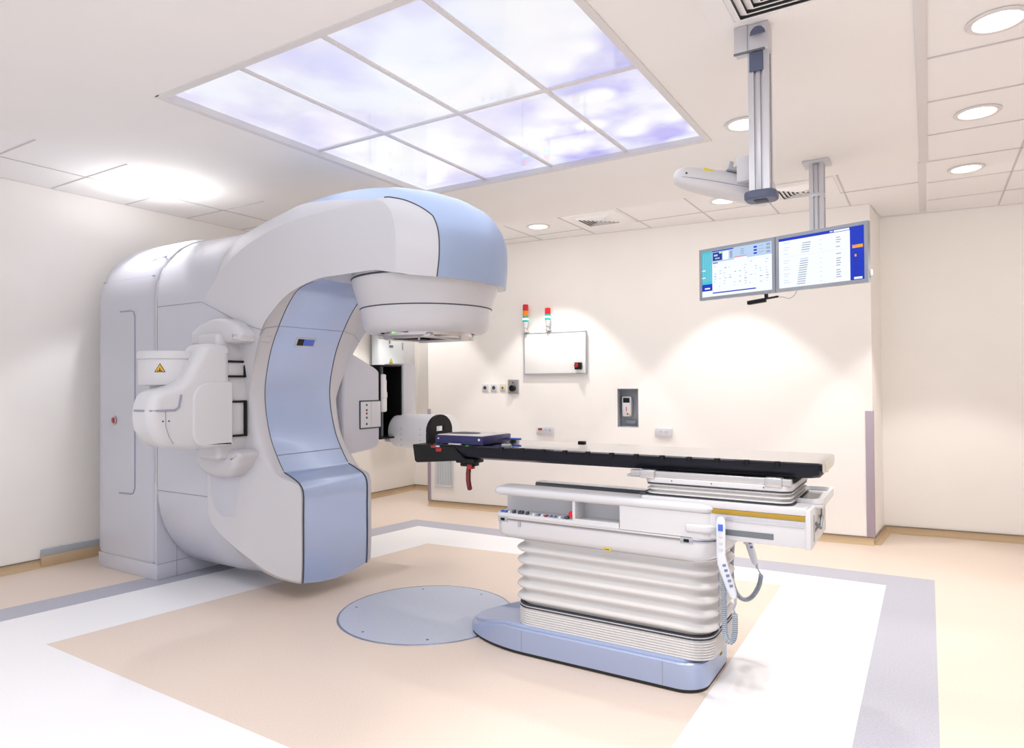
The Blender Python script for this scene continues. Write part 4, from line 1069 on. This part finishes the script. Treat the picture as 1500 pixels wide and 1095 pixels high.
for u in (0.005, 0.055): wlathe(M_, [(0.022, 0.0215), (0.018, 0.0235), (0.016, 0.0225), (0.0001, 0.0222)], u, 0.0, M_SHELL, t, 'socket_face')
M_ = WM(-2.198, 0.910); t = wall_thing('power_outlet', -2.198, 0.910, 'plain white double wall outlet right of the wall recess', 'outlet')
wbox(M_, -0.082, 0.082, 0.0, 0.022, -0.042, 0.042, M_WHITE, t, 'plate', 0.005)
for u in (-0.025, 0.025): wlathe(M_, [(0.022, 0.0215), (0.018, 0.0235), (0.016, 0.0225), (0.0001, 0.0222)], u, 0.0, M_SHELL, t, 'socket_face')
# grey recess with the small device in it
M_ = WM(-2.556, 1.146); t = wall_thing('wall_recess_box', -2.556, 1.146, 'grey metal box recessed in the wall above the couch', 'recess box')
B2 = MB(); a, c, d = 0.108, 0.192, 0.13
B2.box(-a, a, -d-0.006, -d, -c, c, mtx=M_); B2.box(-a, -a+0.005, -d, 0.002, -c, c, mtx=M_); B2.box(a-0.005, a, -d, 0.002, -c, c, mtx=M_); B2.box(-a, a, -d, 0.002, c-0.005, c, mtx=M_); B2.box(-a, a, -d, 0.002, -c, -c+0.005, mtx=M_)
B2.build('box_lining', M_NICHE, t)
wbox(M_, -0.07, 0.10, -d, -d+0.012, -0.185, 0.185, M_MGREY, t, 'mounting_plate', 0.002)
wbox(M_, -0.05, 0.05, -d+0.01, -d+0.03, -0.165, -0.13, M_NICHE, t, 'bracket', 0.003)
t = thing('wall_phone', tuple(M_ @ Vector((-0.02, -0.09, 0))), 'white handheld device with dark screen inside the grey wall recess', 'device')
wbox(M_, -0.070, 0.022, -0.118, -0.030, -0.090, 0.112, M_WHITE, t, 'casing', 0.012)
wbox(M_, -0.058, 0.010, -0.031, -0.0285, 0.050, 0.100, M_BLACK, t, 'screen', 0.002)
for u, z, m in ((-0.012, -0.062, M_RED), (0.008, -0.072, M_AMBER)):
    wlathe(M_, [(0.009, -0.031), (0.009, -0.028), (0.0001, -0.0275)], u, z, m, t, 'button', 14)
wbox(M_, -0.030, -0.022, -0.031, -0.0288, -0.035, 0.01, M_LRED, t, 'red_mark', 0.0005)
# low grille
M_ = WM(-4.705, 0.385); t = wall_thing('wall_grille', -4.705, 0.385, 'white framed air grille low on the wall under the black couch end', 'grille')
B2 = MB()
for (u0, u1, z0, z1) in ((-0.125, 0.125, 0.140, 0.165), (-0.125, 0.125, -0.165, -0.140), (-0.125, -0.10, -0.14, 0.14), (0.10, 0.125, -0.14, 0.14)): B2.box(u0, u1, 0, 0.012, z0, z1, mtx=M_)
B2.build('frame', M_WHITE, t)
wbox(M_, -0.102, 0.102, 0.0, 0.002, -0.142, 0.142, M_MGREY, t, 'backing', 0.0)
B2 = MB()
for k in range(17): B2.box(-0.102, 0.102, 0.002, 0.008, -0.137+0.017*k-0.005, -0.137+0.017*k+0.005, mtx=M_)
for k in range(1, 6): B2.box(-0.102+0.034*k-0.002, -0.102+0.034*k+0.002, 0.0, 0.009, -0.14, 0.14, mtx=M_)
B2.build('slats', M_CAB, t)

# ------------------------------------------------------------------ left wall, behind the machine
t = thing('electrical_cabinet', (-5.74, 6.26, 1.6), 'pale blue-white cabinet with warning triangle seen behind the treatment head', 'cabinet')
B2 = MB(); B2.box(-5.708, -5.605, 6.03, 6.50, 1.02, 2.25, 0.006); B2.build('body', M_CAB, t)
B2 = MB(); B2.box(-5.607, -5.598, 6.042, 6.488, 1.035, 2.235, 0.003); dd = B2.build('door', M_CAB, t)
B2 = MB(); B2.box(-5.600, -5.590, 6.455, 6.475, 1.83, 1.92, 0.003); B2.build('handle', M_CORD, dd)
B2 = MB(); B2.box(-5.600, -5.5965, 6.22, 6.29, 1.845, 1.875, 0.0); tag(B2.build('name_plate', M_DGREY, dd), 'small dark plate')
tri_label((-5.5985, 6.25, 1.67), (1, 0, 0), 0.085, dd, M_YEL)
t = thing('access_panel', (-5.82, 6.70, 1.68), 'flat white access panel on the wall beside the pale cabinet', 'panel')
B2 = MB(); B2.box(-5.745, -5.733, 6.53, 6.86, 1.38, 2.02, 0.003); B2.build('frame', M_WHITE, t)
B2 = MB(); B2.box(-5.736, -5.727, 6.545, 6.845, 1.395, 2.005, 0.002); B2.build('door', M_WHITE, t)

# ------------------------------------------------------------------ ceiling air diffusers
def diffuser(x, y, s, label):
    t = thing('ceiling_diffuser', (x, y, ZC), label, 'air vent', 'square ceiling air diffusers')
    B2 = MB(); f = 0.085
    for (x0, x1, y0_, y1_) in ((-s, s, -s, -s+f), (-s, s, s-f, s), (-s, -s+f, -s+f, s-f), (s-f, s, -s+f, s-f)): B2.box(x+x0, x+x1, y+y0_, y+y1_, ZC-0.010, ZC-0.001)
    B2.build('frame', M_TILE, t)
    B2 = MB(); B2.box(x-s+f, x+s-f, y-s+f, y+s-f, ZC-0.0025, ZC-0.001); B2.build('dark_throat', M_SLOT, t)
    n = 6; a = s-f
    for k in range(n):
        r = a*(1-k/n); d = a/n*0.88
        B2 = MB()
        q = [[(x+sx*rr, y+sy*rr, z) for sx, sy in ((-1, -1), (1, -1), (1, 1), (-1, 1))] for rr, z in ((r, ZC-0.004), (r-d, ZC-0.024), (r-d-0.003, ZC-0.022), (r-0.004, ZC-0.003))]
        B2.loft(q + [q[0]], M_TILE); B2.build('louvre', M_TILE, t, ang=20)
    B2 = MB(); B2.box(x-a/n*0.35, x+a/n*0.35, y-a/n*0.35, y+a/n*0.35, ZC-0.024, ZC-0.020); B2.build('centre_plate', M_TILE, t)
    return t
diffuser(-2.59, 5.755, 0.262, 'ceiling air diffuser in the tile row above the signal towers')
diffuser(-0.845, 5.755, 0.262, 'ceiling air diffuser behind the monitor pole')
diffuser(-0.475, 2.70, 0.285, 'large ceiling air diffuser at the foot of the hanging camera column')

# ------------------------------------------------------------------ big hanging column with the camera unit
cx, cy = -0.592, 2.985
t = thing('hanging_column', (cx, cy, ZC), 'tall aluminium column hanging from the ceiling with a slate end cap', 'column')
def profile_col(B_, cx, cy, hw, z0, z1):
    g = hw*0.22; dpt = hw*0.35
    pts = []
    for q in range(4):
        a = -PI/2*q
        def rot(u, v): 
            c, s_ = math.cos(a), math.sin(a); return (cx+u*c-v*s_, cy+u*s_+v*c)
        pts += [rot(hw, -hw), rot(g+hw*0.22, -hw), rot(g+hw*0.22, -hw+dpt), rot(-g-hw*0.22, -hw+dpt), rot(-g-hw*0.22, -hw)]
    B_.prism(pts, 'xy', z0, z1)
B2 = MB(); profile_col(B2, cx, cy, 0.041, 2.20, 2.80); col_ = B2.build('column_profile', M_ALU, t, ang=20)
for (dx, dy) in ((0, -1), (1, 0), (0, 1), (-1, 0)):
    B2 = MB(); ox, oy = cx+dx*0.030, cy+dy*0.030
    B2.box(ox-0.008, ox+0.008, oy-0.008, oy+0.008, 2.205, 2.79, 0.001); B2.build('groove_rib', M_ALU, col_)
B2 = MB(); B2.box(cx-0.042, cx+0.042, cy-0.042, cy+0.042, 2.79, 2.908, 0.002); B2.build('collar', M_ALU, t)
B2 = MB(); B2.box(cx-0.034, cx+0.022, cy-0.0455, cy-0.0415, 2.705, 2.785, 0.001); B2.build('dark_cover', M_CAPB, t)
B2 = MB(); B2.lathe([(0.034, 0.0), (0.031, 0.016), (0.020, 0.030), (0.0001, 0.035)], (cx, cy-0.03, 2.86), 20, m=M_CAPB); B2.build('dome_cover', M_CAPB, t)
B2 = MB(); B2.box(cx-0.095, cx-0.041, cy-0.048, cy+0.01, 2.795, 2.908, 0.002); B2.build('side_box', M_ALU, t)
B2 = MB(); B2.box(cx-0.097, cx+0.03, cy-0.050, cy-0.040, 2.788, 2.796, 0.001); B2.build('box_edge', M_DGREY, t)
B2 = MB(); B2.prism(rrect(cx-0.066, cx+0.066, cy-0.058, cy+0.058, 0.04, 6), 'xy', 2.166, 2.203, 0.010, 3); cap_ = B2.build('end_cap', M_CAPB, t, ang=50)
B2 = MB(); B2.box(cx-0.026, cx+0.026, cy-0.03, cy+0.02, 2.162, 2.168, 0.002); B2.build('fastener_plate', M_SEAM, cap_)
# camera unit: long rounded white body held by a grey clamp
A, Bq = Vector((-0.955, 2.93, 2.318)), Vector((-0.585, 3.165, 2.235))
t = thing('tracking_camera', tuple((A+Bq)/2), 'long rounded white camera unit clamped beside the hanging column', 'camera')
ax = (Bq-A); ln = ax.length; ax.normalize(); sd = Vector((0, 0, 1)).cross(ax).normalized(); up = ax.cross(sd).normalized()
B2 = MB(); R_ = []
for u, w_, h_ in ((0.0, 0.004, 0.004), (0.006, 0.024, 0.022), (0.02, 0.040, 0.034), (0.05, 0.052, 0.044), (0.10, 0.060, 0.050), (0.2, 0.066, 0.056), (ln-0.05, 0.068, 0.058), (ln-0.015, 0.062, 0.052), (ln, 0.045, 0.036)):
    ring = []
    for k in range(24):
        a = 2*PI*k/24; c, s_ = math.cos(a), math.sin(a)
        ring.append(A + ax*u + sd*(w_*math.copysign(abs(c)**0.75, c)) + up*(h_*math.copysign(abs(s_)**0.75, s_)))
    R_.append(ring)
B2.loft(R_, M_WHITE, capa=True, capb=True); cb = B2.build('body', M_WHITE, t, ang=60)
B2 = MB(); B2.tube([A + ax*u + sd*(-w_-0.0005) + up*(-0.012) for u, w_ in ((0.03, 0.045), (0.05, 0.052), (0.10, 0.060), (0.2, 0.066), (ln-0.05, 0.068))], 0.0012, 5); B2.build('shell_joint', M_SEAML, cb)
Mc = Matrix(((ax.x, -sd.x, up.x, 0), (ax.y, -sd.y, up.y, 0), (ax.z, -sd.z, up.z, 0), (0, 0, 0, 1)))
B2 = MB(); B2.box(0.115, 0.155, 0.038, 0.0555, 0.022, 0.041, 0.001, mtx=Matrix.Translation(A) @ Mc); tag(B2.build('yellow_label', M_YEL, cb), 'yellow label')
B2 = MB(); B2.lathe([(0.005, 0), (0.004, 0.004), (0.0001, 0.0045)], (0, 0, 0), 12); bmesh.ops.transform(B2.bm, matrix=Matrix.Translation(A + ax*0.045 - sd*0.0485 + up*0.006) @ Matrix.Rotation(PI/2, 4, 'X'), verts=list(B2.bm.verts)); B2.build('lens', M_SEAM, cb)
B2 = MB(); MT = Matrix.Translation(A) @ Mc
B2.box(0.215, 0.30, 0.02, 0.075, 0.050, 0.062, 0.003, mtx=MT); B2.box(0.215, 0.235, 0.04, 0.078, 0.055, 0.085, 0.006, mtx=MT); B2.box(0.25, 0.275, 0.05, 0.078, 0.058, 0.075, 0.004, mtx=MT)
B2.build('clamp', M_MGREY, t)
B2 = MB(); B2.box(cx-0.105, cx-0.03, cy+0.01, cy+0.09, 2.265, 2.375, 0.006); B2.build('mounting_block', M_WHITE, t)

# ------------------------------------------------------------------ monitor pole and the two monitors
px_, py_ = -0.640, 5.10
t = thing('monitor_pole', (px_, py_, ZC), 'short aluminium pole from ceiling down to the two monitors', 'pole')
B2 = MB(); profile_col(B2, px_, py_, 0.046, 2.12, 2.905); pc = B2.build('pole_profile', M_ALU, t, ang=20)
for (dx, dy) in ((0, -1), (1, 0), (0, 1), (-1, 0)):
    B2 = MB(); ox, oy = px_+dx*0.034, py_+dy*0.034
    B2.box(ox-0.009, ox+0.009, oy-0.009, oy+0.009, 2.125, 2.90, 0.001); B2.build('groove_rib', M_ALU, pc)
B2 = MB(); B2.box(px_-0.0475, px_+0.0475, py_-0.0475, py_+0.0475, 2.675, 2.700, 0.001); B2.build('joint_ring', M_ALU, pc)
B2 = MB(); B2.box(px_-0.085, px_+0.085, py_-0.085, py_+0.085, 2.903, 2.919, 0.003); B2.build('ceiling_plate', M_WHITE, t)
mu = Vector((0.952, -0.305, 0)).normalized(); mo = Vector((mu.y, -mu.x, 0))     # mo points to the viewer side
if mo.y > 0: mo = -mo
Pm = Vector((-0.872, 4.832, 2.192))
B2 = MB(); B2.box(px_-0.05, px_+0.05, 4.84, 5.06, 2.16, 2.24, 0.004); B2.build('support_arm', M_ALU, t)
Mb = Matrix(((mu.x, mo.x, 0, Pm.x), (mu.y, mo.y, 0, Pm.y), (0, 0, 1, Pm.z), (0, 0, 0, 1)))
B2 = MB(); B2.box(-0.42, 0.42, -0.075, -0.052, -0.05, 0.05, 0.004, mtx=Mb); B2.build('cross_bar', M_ALU, t)
def monitor(u, label, kind):
    W2, H2 = 0.298, 0.189
    Mm = Mb @ Matrix.Translation((u, 0, 0))
    t = thing('monitor', tuple(Mm @ Vector((0, -0.02, 0))), label, 'monitor', 'monitors on the ceiling pole')
    B2 = MB()
    b_ = 0.022
    for (u0, u1, z0, z1) in ((-W2, W2, H2-b_, H2), (-W2, W2, -H2, -H2+b_), (-W2, -W2+b_, -H2+b_, H2-b_), (W2-b_, W2, -H2+b_, H2-b_)): B2.box(u0, u1, -0.014, 0.004, z0, z1, mtx=Mm)
    B2.box(-W2, W2, -0.030, -0.014, -H2, H2, mtx=Mm)
    B2.build('bezel', M_BEZEL, t)
    B2 = MB(); B2.box(-W2+0.008, W2-0.008, -0.052, -0.029, -H2+0.008, H2-0.008, 0.006, mtx=Mm); B2.build('back_cover', M_WHITE, t)
    w_, h_ = W2-b_, H2-b_
    B2 = MB()
    def rect(x0, y0_, x1, y1_, m, lev):     # 0..1 from the left, 0..1 from the top
        o_ = -0.0005 + 0.0004*lev
        q = [(-w_+2*w_*x0, o_, h_-2*h_*y1_), (-w_+2*w_*x1, o_, h_-2*h_*y1_), (-w_+2*w_*x1, o_, h_-2*h_*y0_), (-w_+2*w_*x0, o_, h_-2*h_*y0_)]
        B2.poly([Mm @ Vector(p) for p in q], m)
    B2.box(-w_-0.002, w_+0.002, -0.0139, -0.0010, -h_-0.002, h_+0.002, mtx=Mm, m=M_SCRW)
    rect(0, 0, 1, 1, M_SCRW, 1)
    rnd = random.Random(3)
    if kind == 0:
        rect(0, 0, 0.155, 0.72, M_SCRC, 2); rect(0, 0.72, 0.155, 0.87, M_SCRN, 2); rect(0.04, 0.80, 0.12, 0.83, M_SCRW, 3)
        rect(0.0, 0.40, 0.055, 0.425, M_SCRW, 3); rect(0.0, 0.56, 0.055, 0.585, M_SCRW, 3)
        for k in range(5): rect(0.02+0.028*k, 0.05, 0.024+0.028*k, 0.66, M_SCRB, 3)
        rect(0.155, 0.0, 1, 0.26, M_SCRB, 2); rect(0.155, 0.005, 0.47, 0.03, M_SCRN, 3)
        rect(0.165, 0.045, 0.305, 0.225, M_SCRD, 3); rect(0.265, 0.05, 0.30, 0.08, M_LEDG, 4); rect(0.185, 0.09, 0.24, 0.13, M_SCRB, 4); rect(0.20, 0.165, 0.27, 0.19, M_SCRB, 4)
        rect(0.315, 0.05, 0.40, 0.23, M_SCRW, 3); rect(0.42, 0.06, 0.455, 0.21, M_SCRG, 3)
        rect(0.475, 0.03, 0.67, 0.25, M_SCRB, 3); rect(0.48, 0.205, 0.66, 0.222, M_SCRR, 4); rect(0.48, 0.225, 0.66, 0.26, M_SCRW, 4)
        for k in range(3):
            rect(0.575, 0.055+0.045*k, 0.62, 0.075+0.045*k, M_SCRG, 4)
            rect(0.755, 0.05+0.065*k, 0.80, 0.085+0.065*k, M_SCRN, 4); rect(0.925, 0.03+0.075*k, 0.975, 0.075+0.075*k, M_SCRG, 4); rect(0.82, 0.05+0.065*k, 0.895, 0.06+0.065*k, M_SCRG, 4)
        rect(0.165, 0.265, 0.24, 0.285, M_SCRN, 3); rect(0.165, 0.30, 0.97, 0.303, M_SCRB, 3)
        for r in range(9):
            for c in range(11):
                if rnd.random() < 0.42:
                    x0, y0_ = 0.185+0.073*c+rnd.uniform(-0.008, 0.008), 0.34+0.056*r
                    rect(x0, y0_, x0+rnd.choice((0.012, 0.022, 0.034)), y0_+0.018, rnd.choice((M_SCRG, M_SCRB, M_SCRB)), 3)
        rect(0.16, 0.915, 0.78, 0.94, M_SCRN, 3); rect(0.0, 0.90, 0.12, 0.99, M_SCRW, 3)
    else:
        rect(0, 0, 0.845, 0.055, M_SCRN, 2); rect(0.62, 0.012, 0.655, 0.04, M_SCRB, 3); rect(0.665, 0.01, 0.84, 0.045, M_SCRW, 3)
        rect(0.845, 0, 1, 1, M_SCRN, 2)
        for k in range(4): rect(0.87, 0.08+0.062*k, 0.98, 0.083+0.062*k, M_SCRD, 3)
        rect(0.87, 0.345, 0.985, 0.405, M_SCRO, 3); rect(0.87, 0.355, 0.92, 0.375, M_SCRR, 4)
        rect(0.895, 0.52, 0.915, 0.565, M_SCRO, 3)
        for k in range(9): rect(0.89, 0.49+0.05*k, 0.935, 0.507+0.05*k, M_SCRD, 3 if k != 1 else 2)
        rect(0.885, 0.945, 0.975, 0.985, M_SCRW, 3)
        for k in range(20):
            y0_ = 0.10+0.044*k
            if k in (6, 7): continue
            if k not in (0,): rect(0.30-0.004*k, y0_, 0.40-0.004*k, y0_+0.017, M_SCRG if k not in (5, 8) else M_SCRB, 3)
            if k % 3 != 1: rect(0.06, y0_, 0.14-0.02*(k % 2), y0_+0.010, M_SCRB, 3)
            if k > 0 and k % 5 != 4: rect(0.69, y0_, 0.745-0.01*(k % 2), y0_+0.017, M_SCRG, 3)
            if k % 2: rect(0.50, y0_, 0.53, y0_+0.008, M_SCRB, 3)
        rect(0.06, 0.385, 0.82, 0.388, M_SCRB, 3)
    sc_ = B2.build('screen', M_SCRW, t); tag(sc_, 'lit blue and white screen')
    if kind == 1:
        B2 = MB(); B2.box(W2-0.002, W2+0.010, -0.045, -0.01, -0.15, -0.11, 0.003, mtx=Mm); B2.build('side_knob', M_WHITE, t)
monitor(-0.3005, 'hanging monitor with a cyan column and dense table on its screen', 0)
monitor(0.3005, 'hanging monitor with a blue side bar and orange button', 1)
t = thing('webcam', tuple(Mb @ Vector((-0.08, 0, -0.215))), 'small black webcam hanging under the monitors', 'webcam')
B2 = MB(); Mw = Mb @ Matrix.Translation((-0.075, -0.005, -0.228)) @ Matrix.Rotation(math.radians(-4), 4, 'Y')
B2.box(-0.135, -0.005, -0.02, 0.02, -0.018, 0.010, 0.006, mtx=Mw); B2.build('body', M_BLACK, t)
B2 = MB(); B2.box(-0.02, 0.09, -0.012, 0.012, -0.002, 0.010, 0.004, mtx=Mw); B2.box(-0.006, 0.014, -0.010, 0.010, 0.006, 0.036, 0.002, mtx=Mw); B2.build('clip_arm', M_BLACK, t)
B2 = MB(); B2.tube([Mb @ Vector(p) for p in crom([(0.012, -0.005, -0.222), (0.05, -0.005, -0.226), (0.085, -0.01, -0.238), (0.11, -0.02, -0.225), (0.118, -0.045, -0.20), (0.118, -0.058, -0.17)], 4)], 0.0025, 6); B2.build('cable', M_MGREY, t)

# ------------------------------------------------------------------ hand controls hanging from the couch
def coil(B_, path, R, r, turns):
    P = crom(path, 10); P = [Vector(p) for p in P]
    L_ = [0.0]
    for a, c in zip(P, P[1:]): L_.append(L_[-1] + (c-a).length)
    n = turns*9; out = []; up = None; j = 0
    for i in range(n+1):
        s_ = L_[-1]*i/n
        while j < len(P)-2 and L_[j+1] < s_: j += 1
        f = (s_-L_[j])/max(1e-9, L_[j+1]-L_[j]); p = P[j].lerp(P[j+1], f)
        d = (P[min(j+2, len(P)-1)]-P[max(j-1, 0)]).normalized()
        if up is None: up = d.orthogonal().normalized()
        up = (up - d*up.dot(d)).normalized(); w_ = d.cross(up)
        a = 2*PI*turns*i/n
        out.append(p + (up*math.cos(a) + w_*math.sin(a))*R)
    B_.tube(out, r, 5)
def handset(name, y, x0, z0, label, tilt_up, L1, L2, kick, cordpath, leadpath, turns, hook):
    t = thing(name, (x0, y, z0), label, 'hand control', 'hand controls hanging from the couch')
    # body: upper straight grip then a lower keypad wing kicked outwards
    up_d = Vector((math.sin(tilt_up), 0, -math.cos(tilt_up))); lo_d = Vector((math.sin(kick), 0, -math.cos(kick)))
    Y = Vector((0, 1, 0)); p0 = Vector((x0, y, z0)); p1 = p0 + up_d*L1; p2 = p1 + lo_d*L2
    B_ = MB(); R_ = []
    for p, d, w_, th in ((p0, up_d, 0.006, 0.005), (p0+up_d*0.006, up_d, 0.014, 0.009), (p0+up_d*0.02, up_d, 0.019, 0.012), (p0+up_d*(L1-0.02), up_d, 0.019, 0.012), (p1+lo_d*0.015, lo_d, 0.021, 0.014), (p1+lo_d*(L2-0.05), lo_d, 0.019, 0.013), (p1+lo_d*(L2-0.012), lo_d, 0.015, 0.011), (p2, lo_d, 0.008, 0.007)):
        a1 = Vector((-d.z, 0, d.x)) if True else None
        ring = []
        for k in range(16):
            a = 2*PI*k/16; c, s_ = math.cos(a), math.sin(a)
            ring.append(p + a1*(w_*math.copysign(abs(c)**0.7, c)) + Y*(th*math.copysign(abs(s_)**0.7, s_)))
        R_.append(ring)
    B_.loft(R_, M_HAND, capa=True, capb=True); bd = B_.build('body', M_HAND, t, ang=50)
    a1 = Vector((-up_d.z, 0, up_d.x)); a2 = Vector((-lo_d.z, 0, lo_d.x))
    def key(p, ax_, d, su, sv, m):
        B3 = MB(); Mk = Matrix(((ax_.x, 0, d.x, p.x), (ax_.y, 1, d.y, p.y), (ax_.z, 0, d.z, p.z), (0, 0, 0, 1)))
        B3.box(-su, su, -0.0165, -0.010, -sv, sv, 0.0015, mtx=Mk); return B3.build('key', m, bd)
    tag(key(p0 + up_d*0.045 + a1*0.002, a1, up_d, 0.010, 0.014, M_KEYB), 'blue display key')
    for k in range(3): key(p0 + up_d*(0.078+0.028*k) + a1*0.002, a1, up_d, 0.008, 0.008, M_WHITE)
    for k in range(5):
        q = p1 + lo_d*(0.022+0.022*k); key(q + a2*0.009, a2, lo_d, 0.007, 0.005, M_KEY)
    B_ = MB(); B_.tube([Vector(p) for p in crom(leadpath, 5)], 0.0035, 8); B_.build('lead', M_CORD, t)
    B_ = MB(); q = Vector(leadpath[0]); B_.tube([q+Vector((0, 0, 0.012)), q+Vector((0.001, 0, -0.004)), q+Vector((0.002, 0, -0.022))], [0.007, 0.006, 0.0045], 10); B_.build('strain_relief', M_MGREY, t)
    B_ = MB(); coil(B_, cordpath, 0.0095, 0.0034, turns); B_.build('coiled_cord', M_CORD, t, ang=80)
    B_ = MB(); B_.box(*hook, 0.002); B_.build('hook', M_MGREY, t)
yA = 2.935
handset('hand_control', yA, -0.765, 0.822, 'front grey hand control hanging at the near couch corner', 0.0, 0.185, 0.165, 0.33,
        [(-0.712, yA+0.01, 0.415), (-0.713, yA+0.01, 0.345), (-0.720, yA+0.012, 0.305), (-0.738, yA+0.015, 0.288), (-0.755, yA+0.018, 0.310), (-0.760, yA+0.02, 0.38), (-0.762, yA+0.022, 0.55), (-0.762, yA+0.024, 0.66)],
        [(-0.709, yA, 0.479), (-0.708, yA, 0.455), (-0.716, yA+0.004, 0.435), (-0.712, yA+0.01, 0.418)], 62, (-0.80, -0.76, yA+0.014, yA+0.04, 0.735, 0.765))
yB = 3.57
handset('hand_control', yB, -0.821, 0.712, 'rear grey hand control hanging behind the couch carriage', 0.10, 0.05, 0.20, 0.30,
        [(-0.732, yB, 0.425), (-0.742, yB, 0.371), (-0.771, yB, 0.314), (-0.808, yB, 0.286), (-0.844, yB, 0.299), (-0.871, yB, 0.355), (-0.878, yB, 0.447), (-0.873, yB, 0.549), (-0.866, yB, 0.615)],
        [(-0.754, yB, 0.473), (-0.748, yB, 0.452), (-0.740, yB, 0.437), (-0.734, yB, 0.427)], 70, (-0.843, -0.798, yB-0.03, yB+0.02, 0.69, 0.715))
# switches along the left tray of the cabinet
for k, (x, m) in enumerate(((-1.905, M_KEYB), (-1.885, M_KEYB), (-1.86, M_CAB), (-1.835, M_SEAM), (-1.80, M_SEAM), (-1.785, M_SEAM), (-1.755, M_SEAM), (-1.715, M_CAB), (-1.69, M_KEY), (-1.665, M_CAB), (-1.645, M_RED), (-1.62, M_KEY), (-1.595, M_KEY), (-1.565, M_CAB), (-1.545, M_KEY), (-1.525, M_SEAM))):
    B2 = MB(); B2.box(x-0.006, x+0.006, y0+0.006, y0+0.03, 0.726, 0.737+0.006*(m is M_SEAM), 0.002); B2.build('control_key', m, ub)
B2 = MB(); B2.lathe([(0.0001, 0.0), (0.016, 0.0), (0.016, -0.012), (0.012, -0.016), (0.0001, -0.016)], (-1.505, y0+0.03, 0.752), 18, axis='y', m=M_LRED, capa=False, capb=False); tag(B2.build('stop_button', M_RED, ub), 'red stop button')
for o in list(bpy.data.objects):
    if '_o' in o: del o['_o']
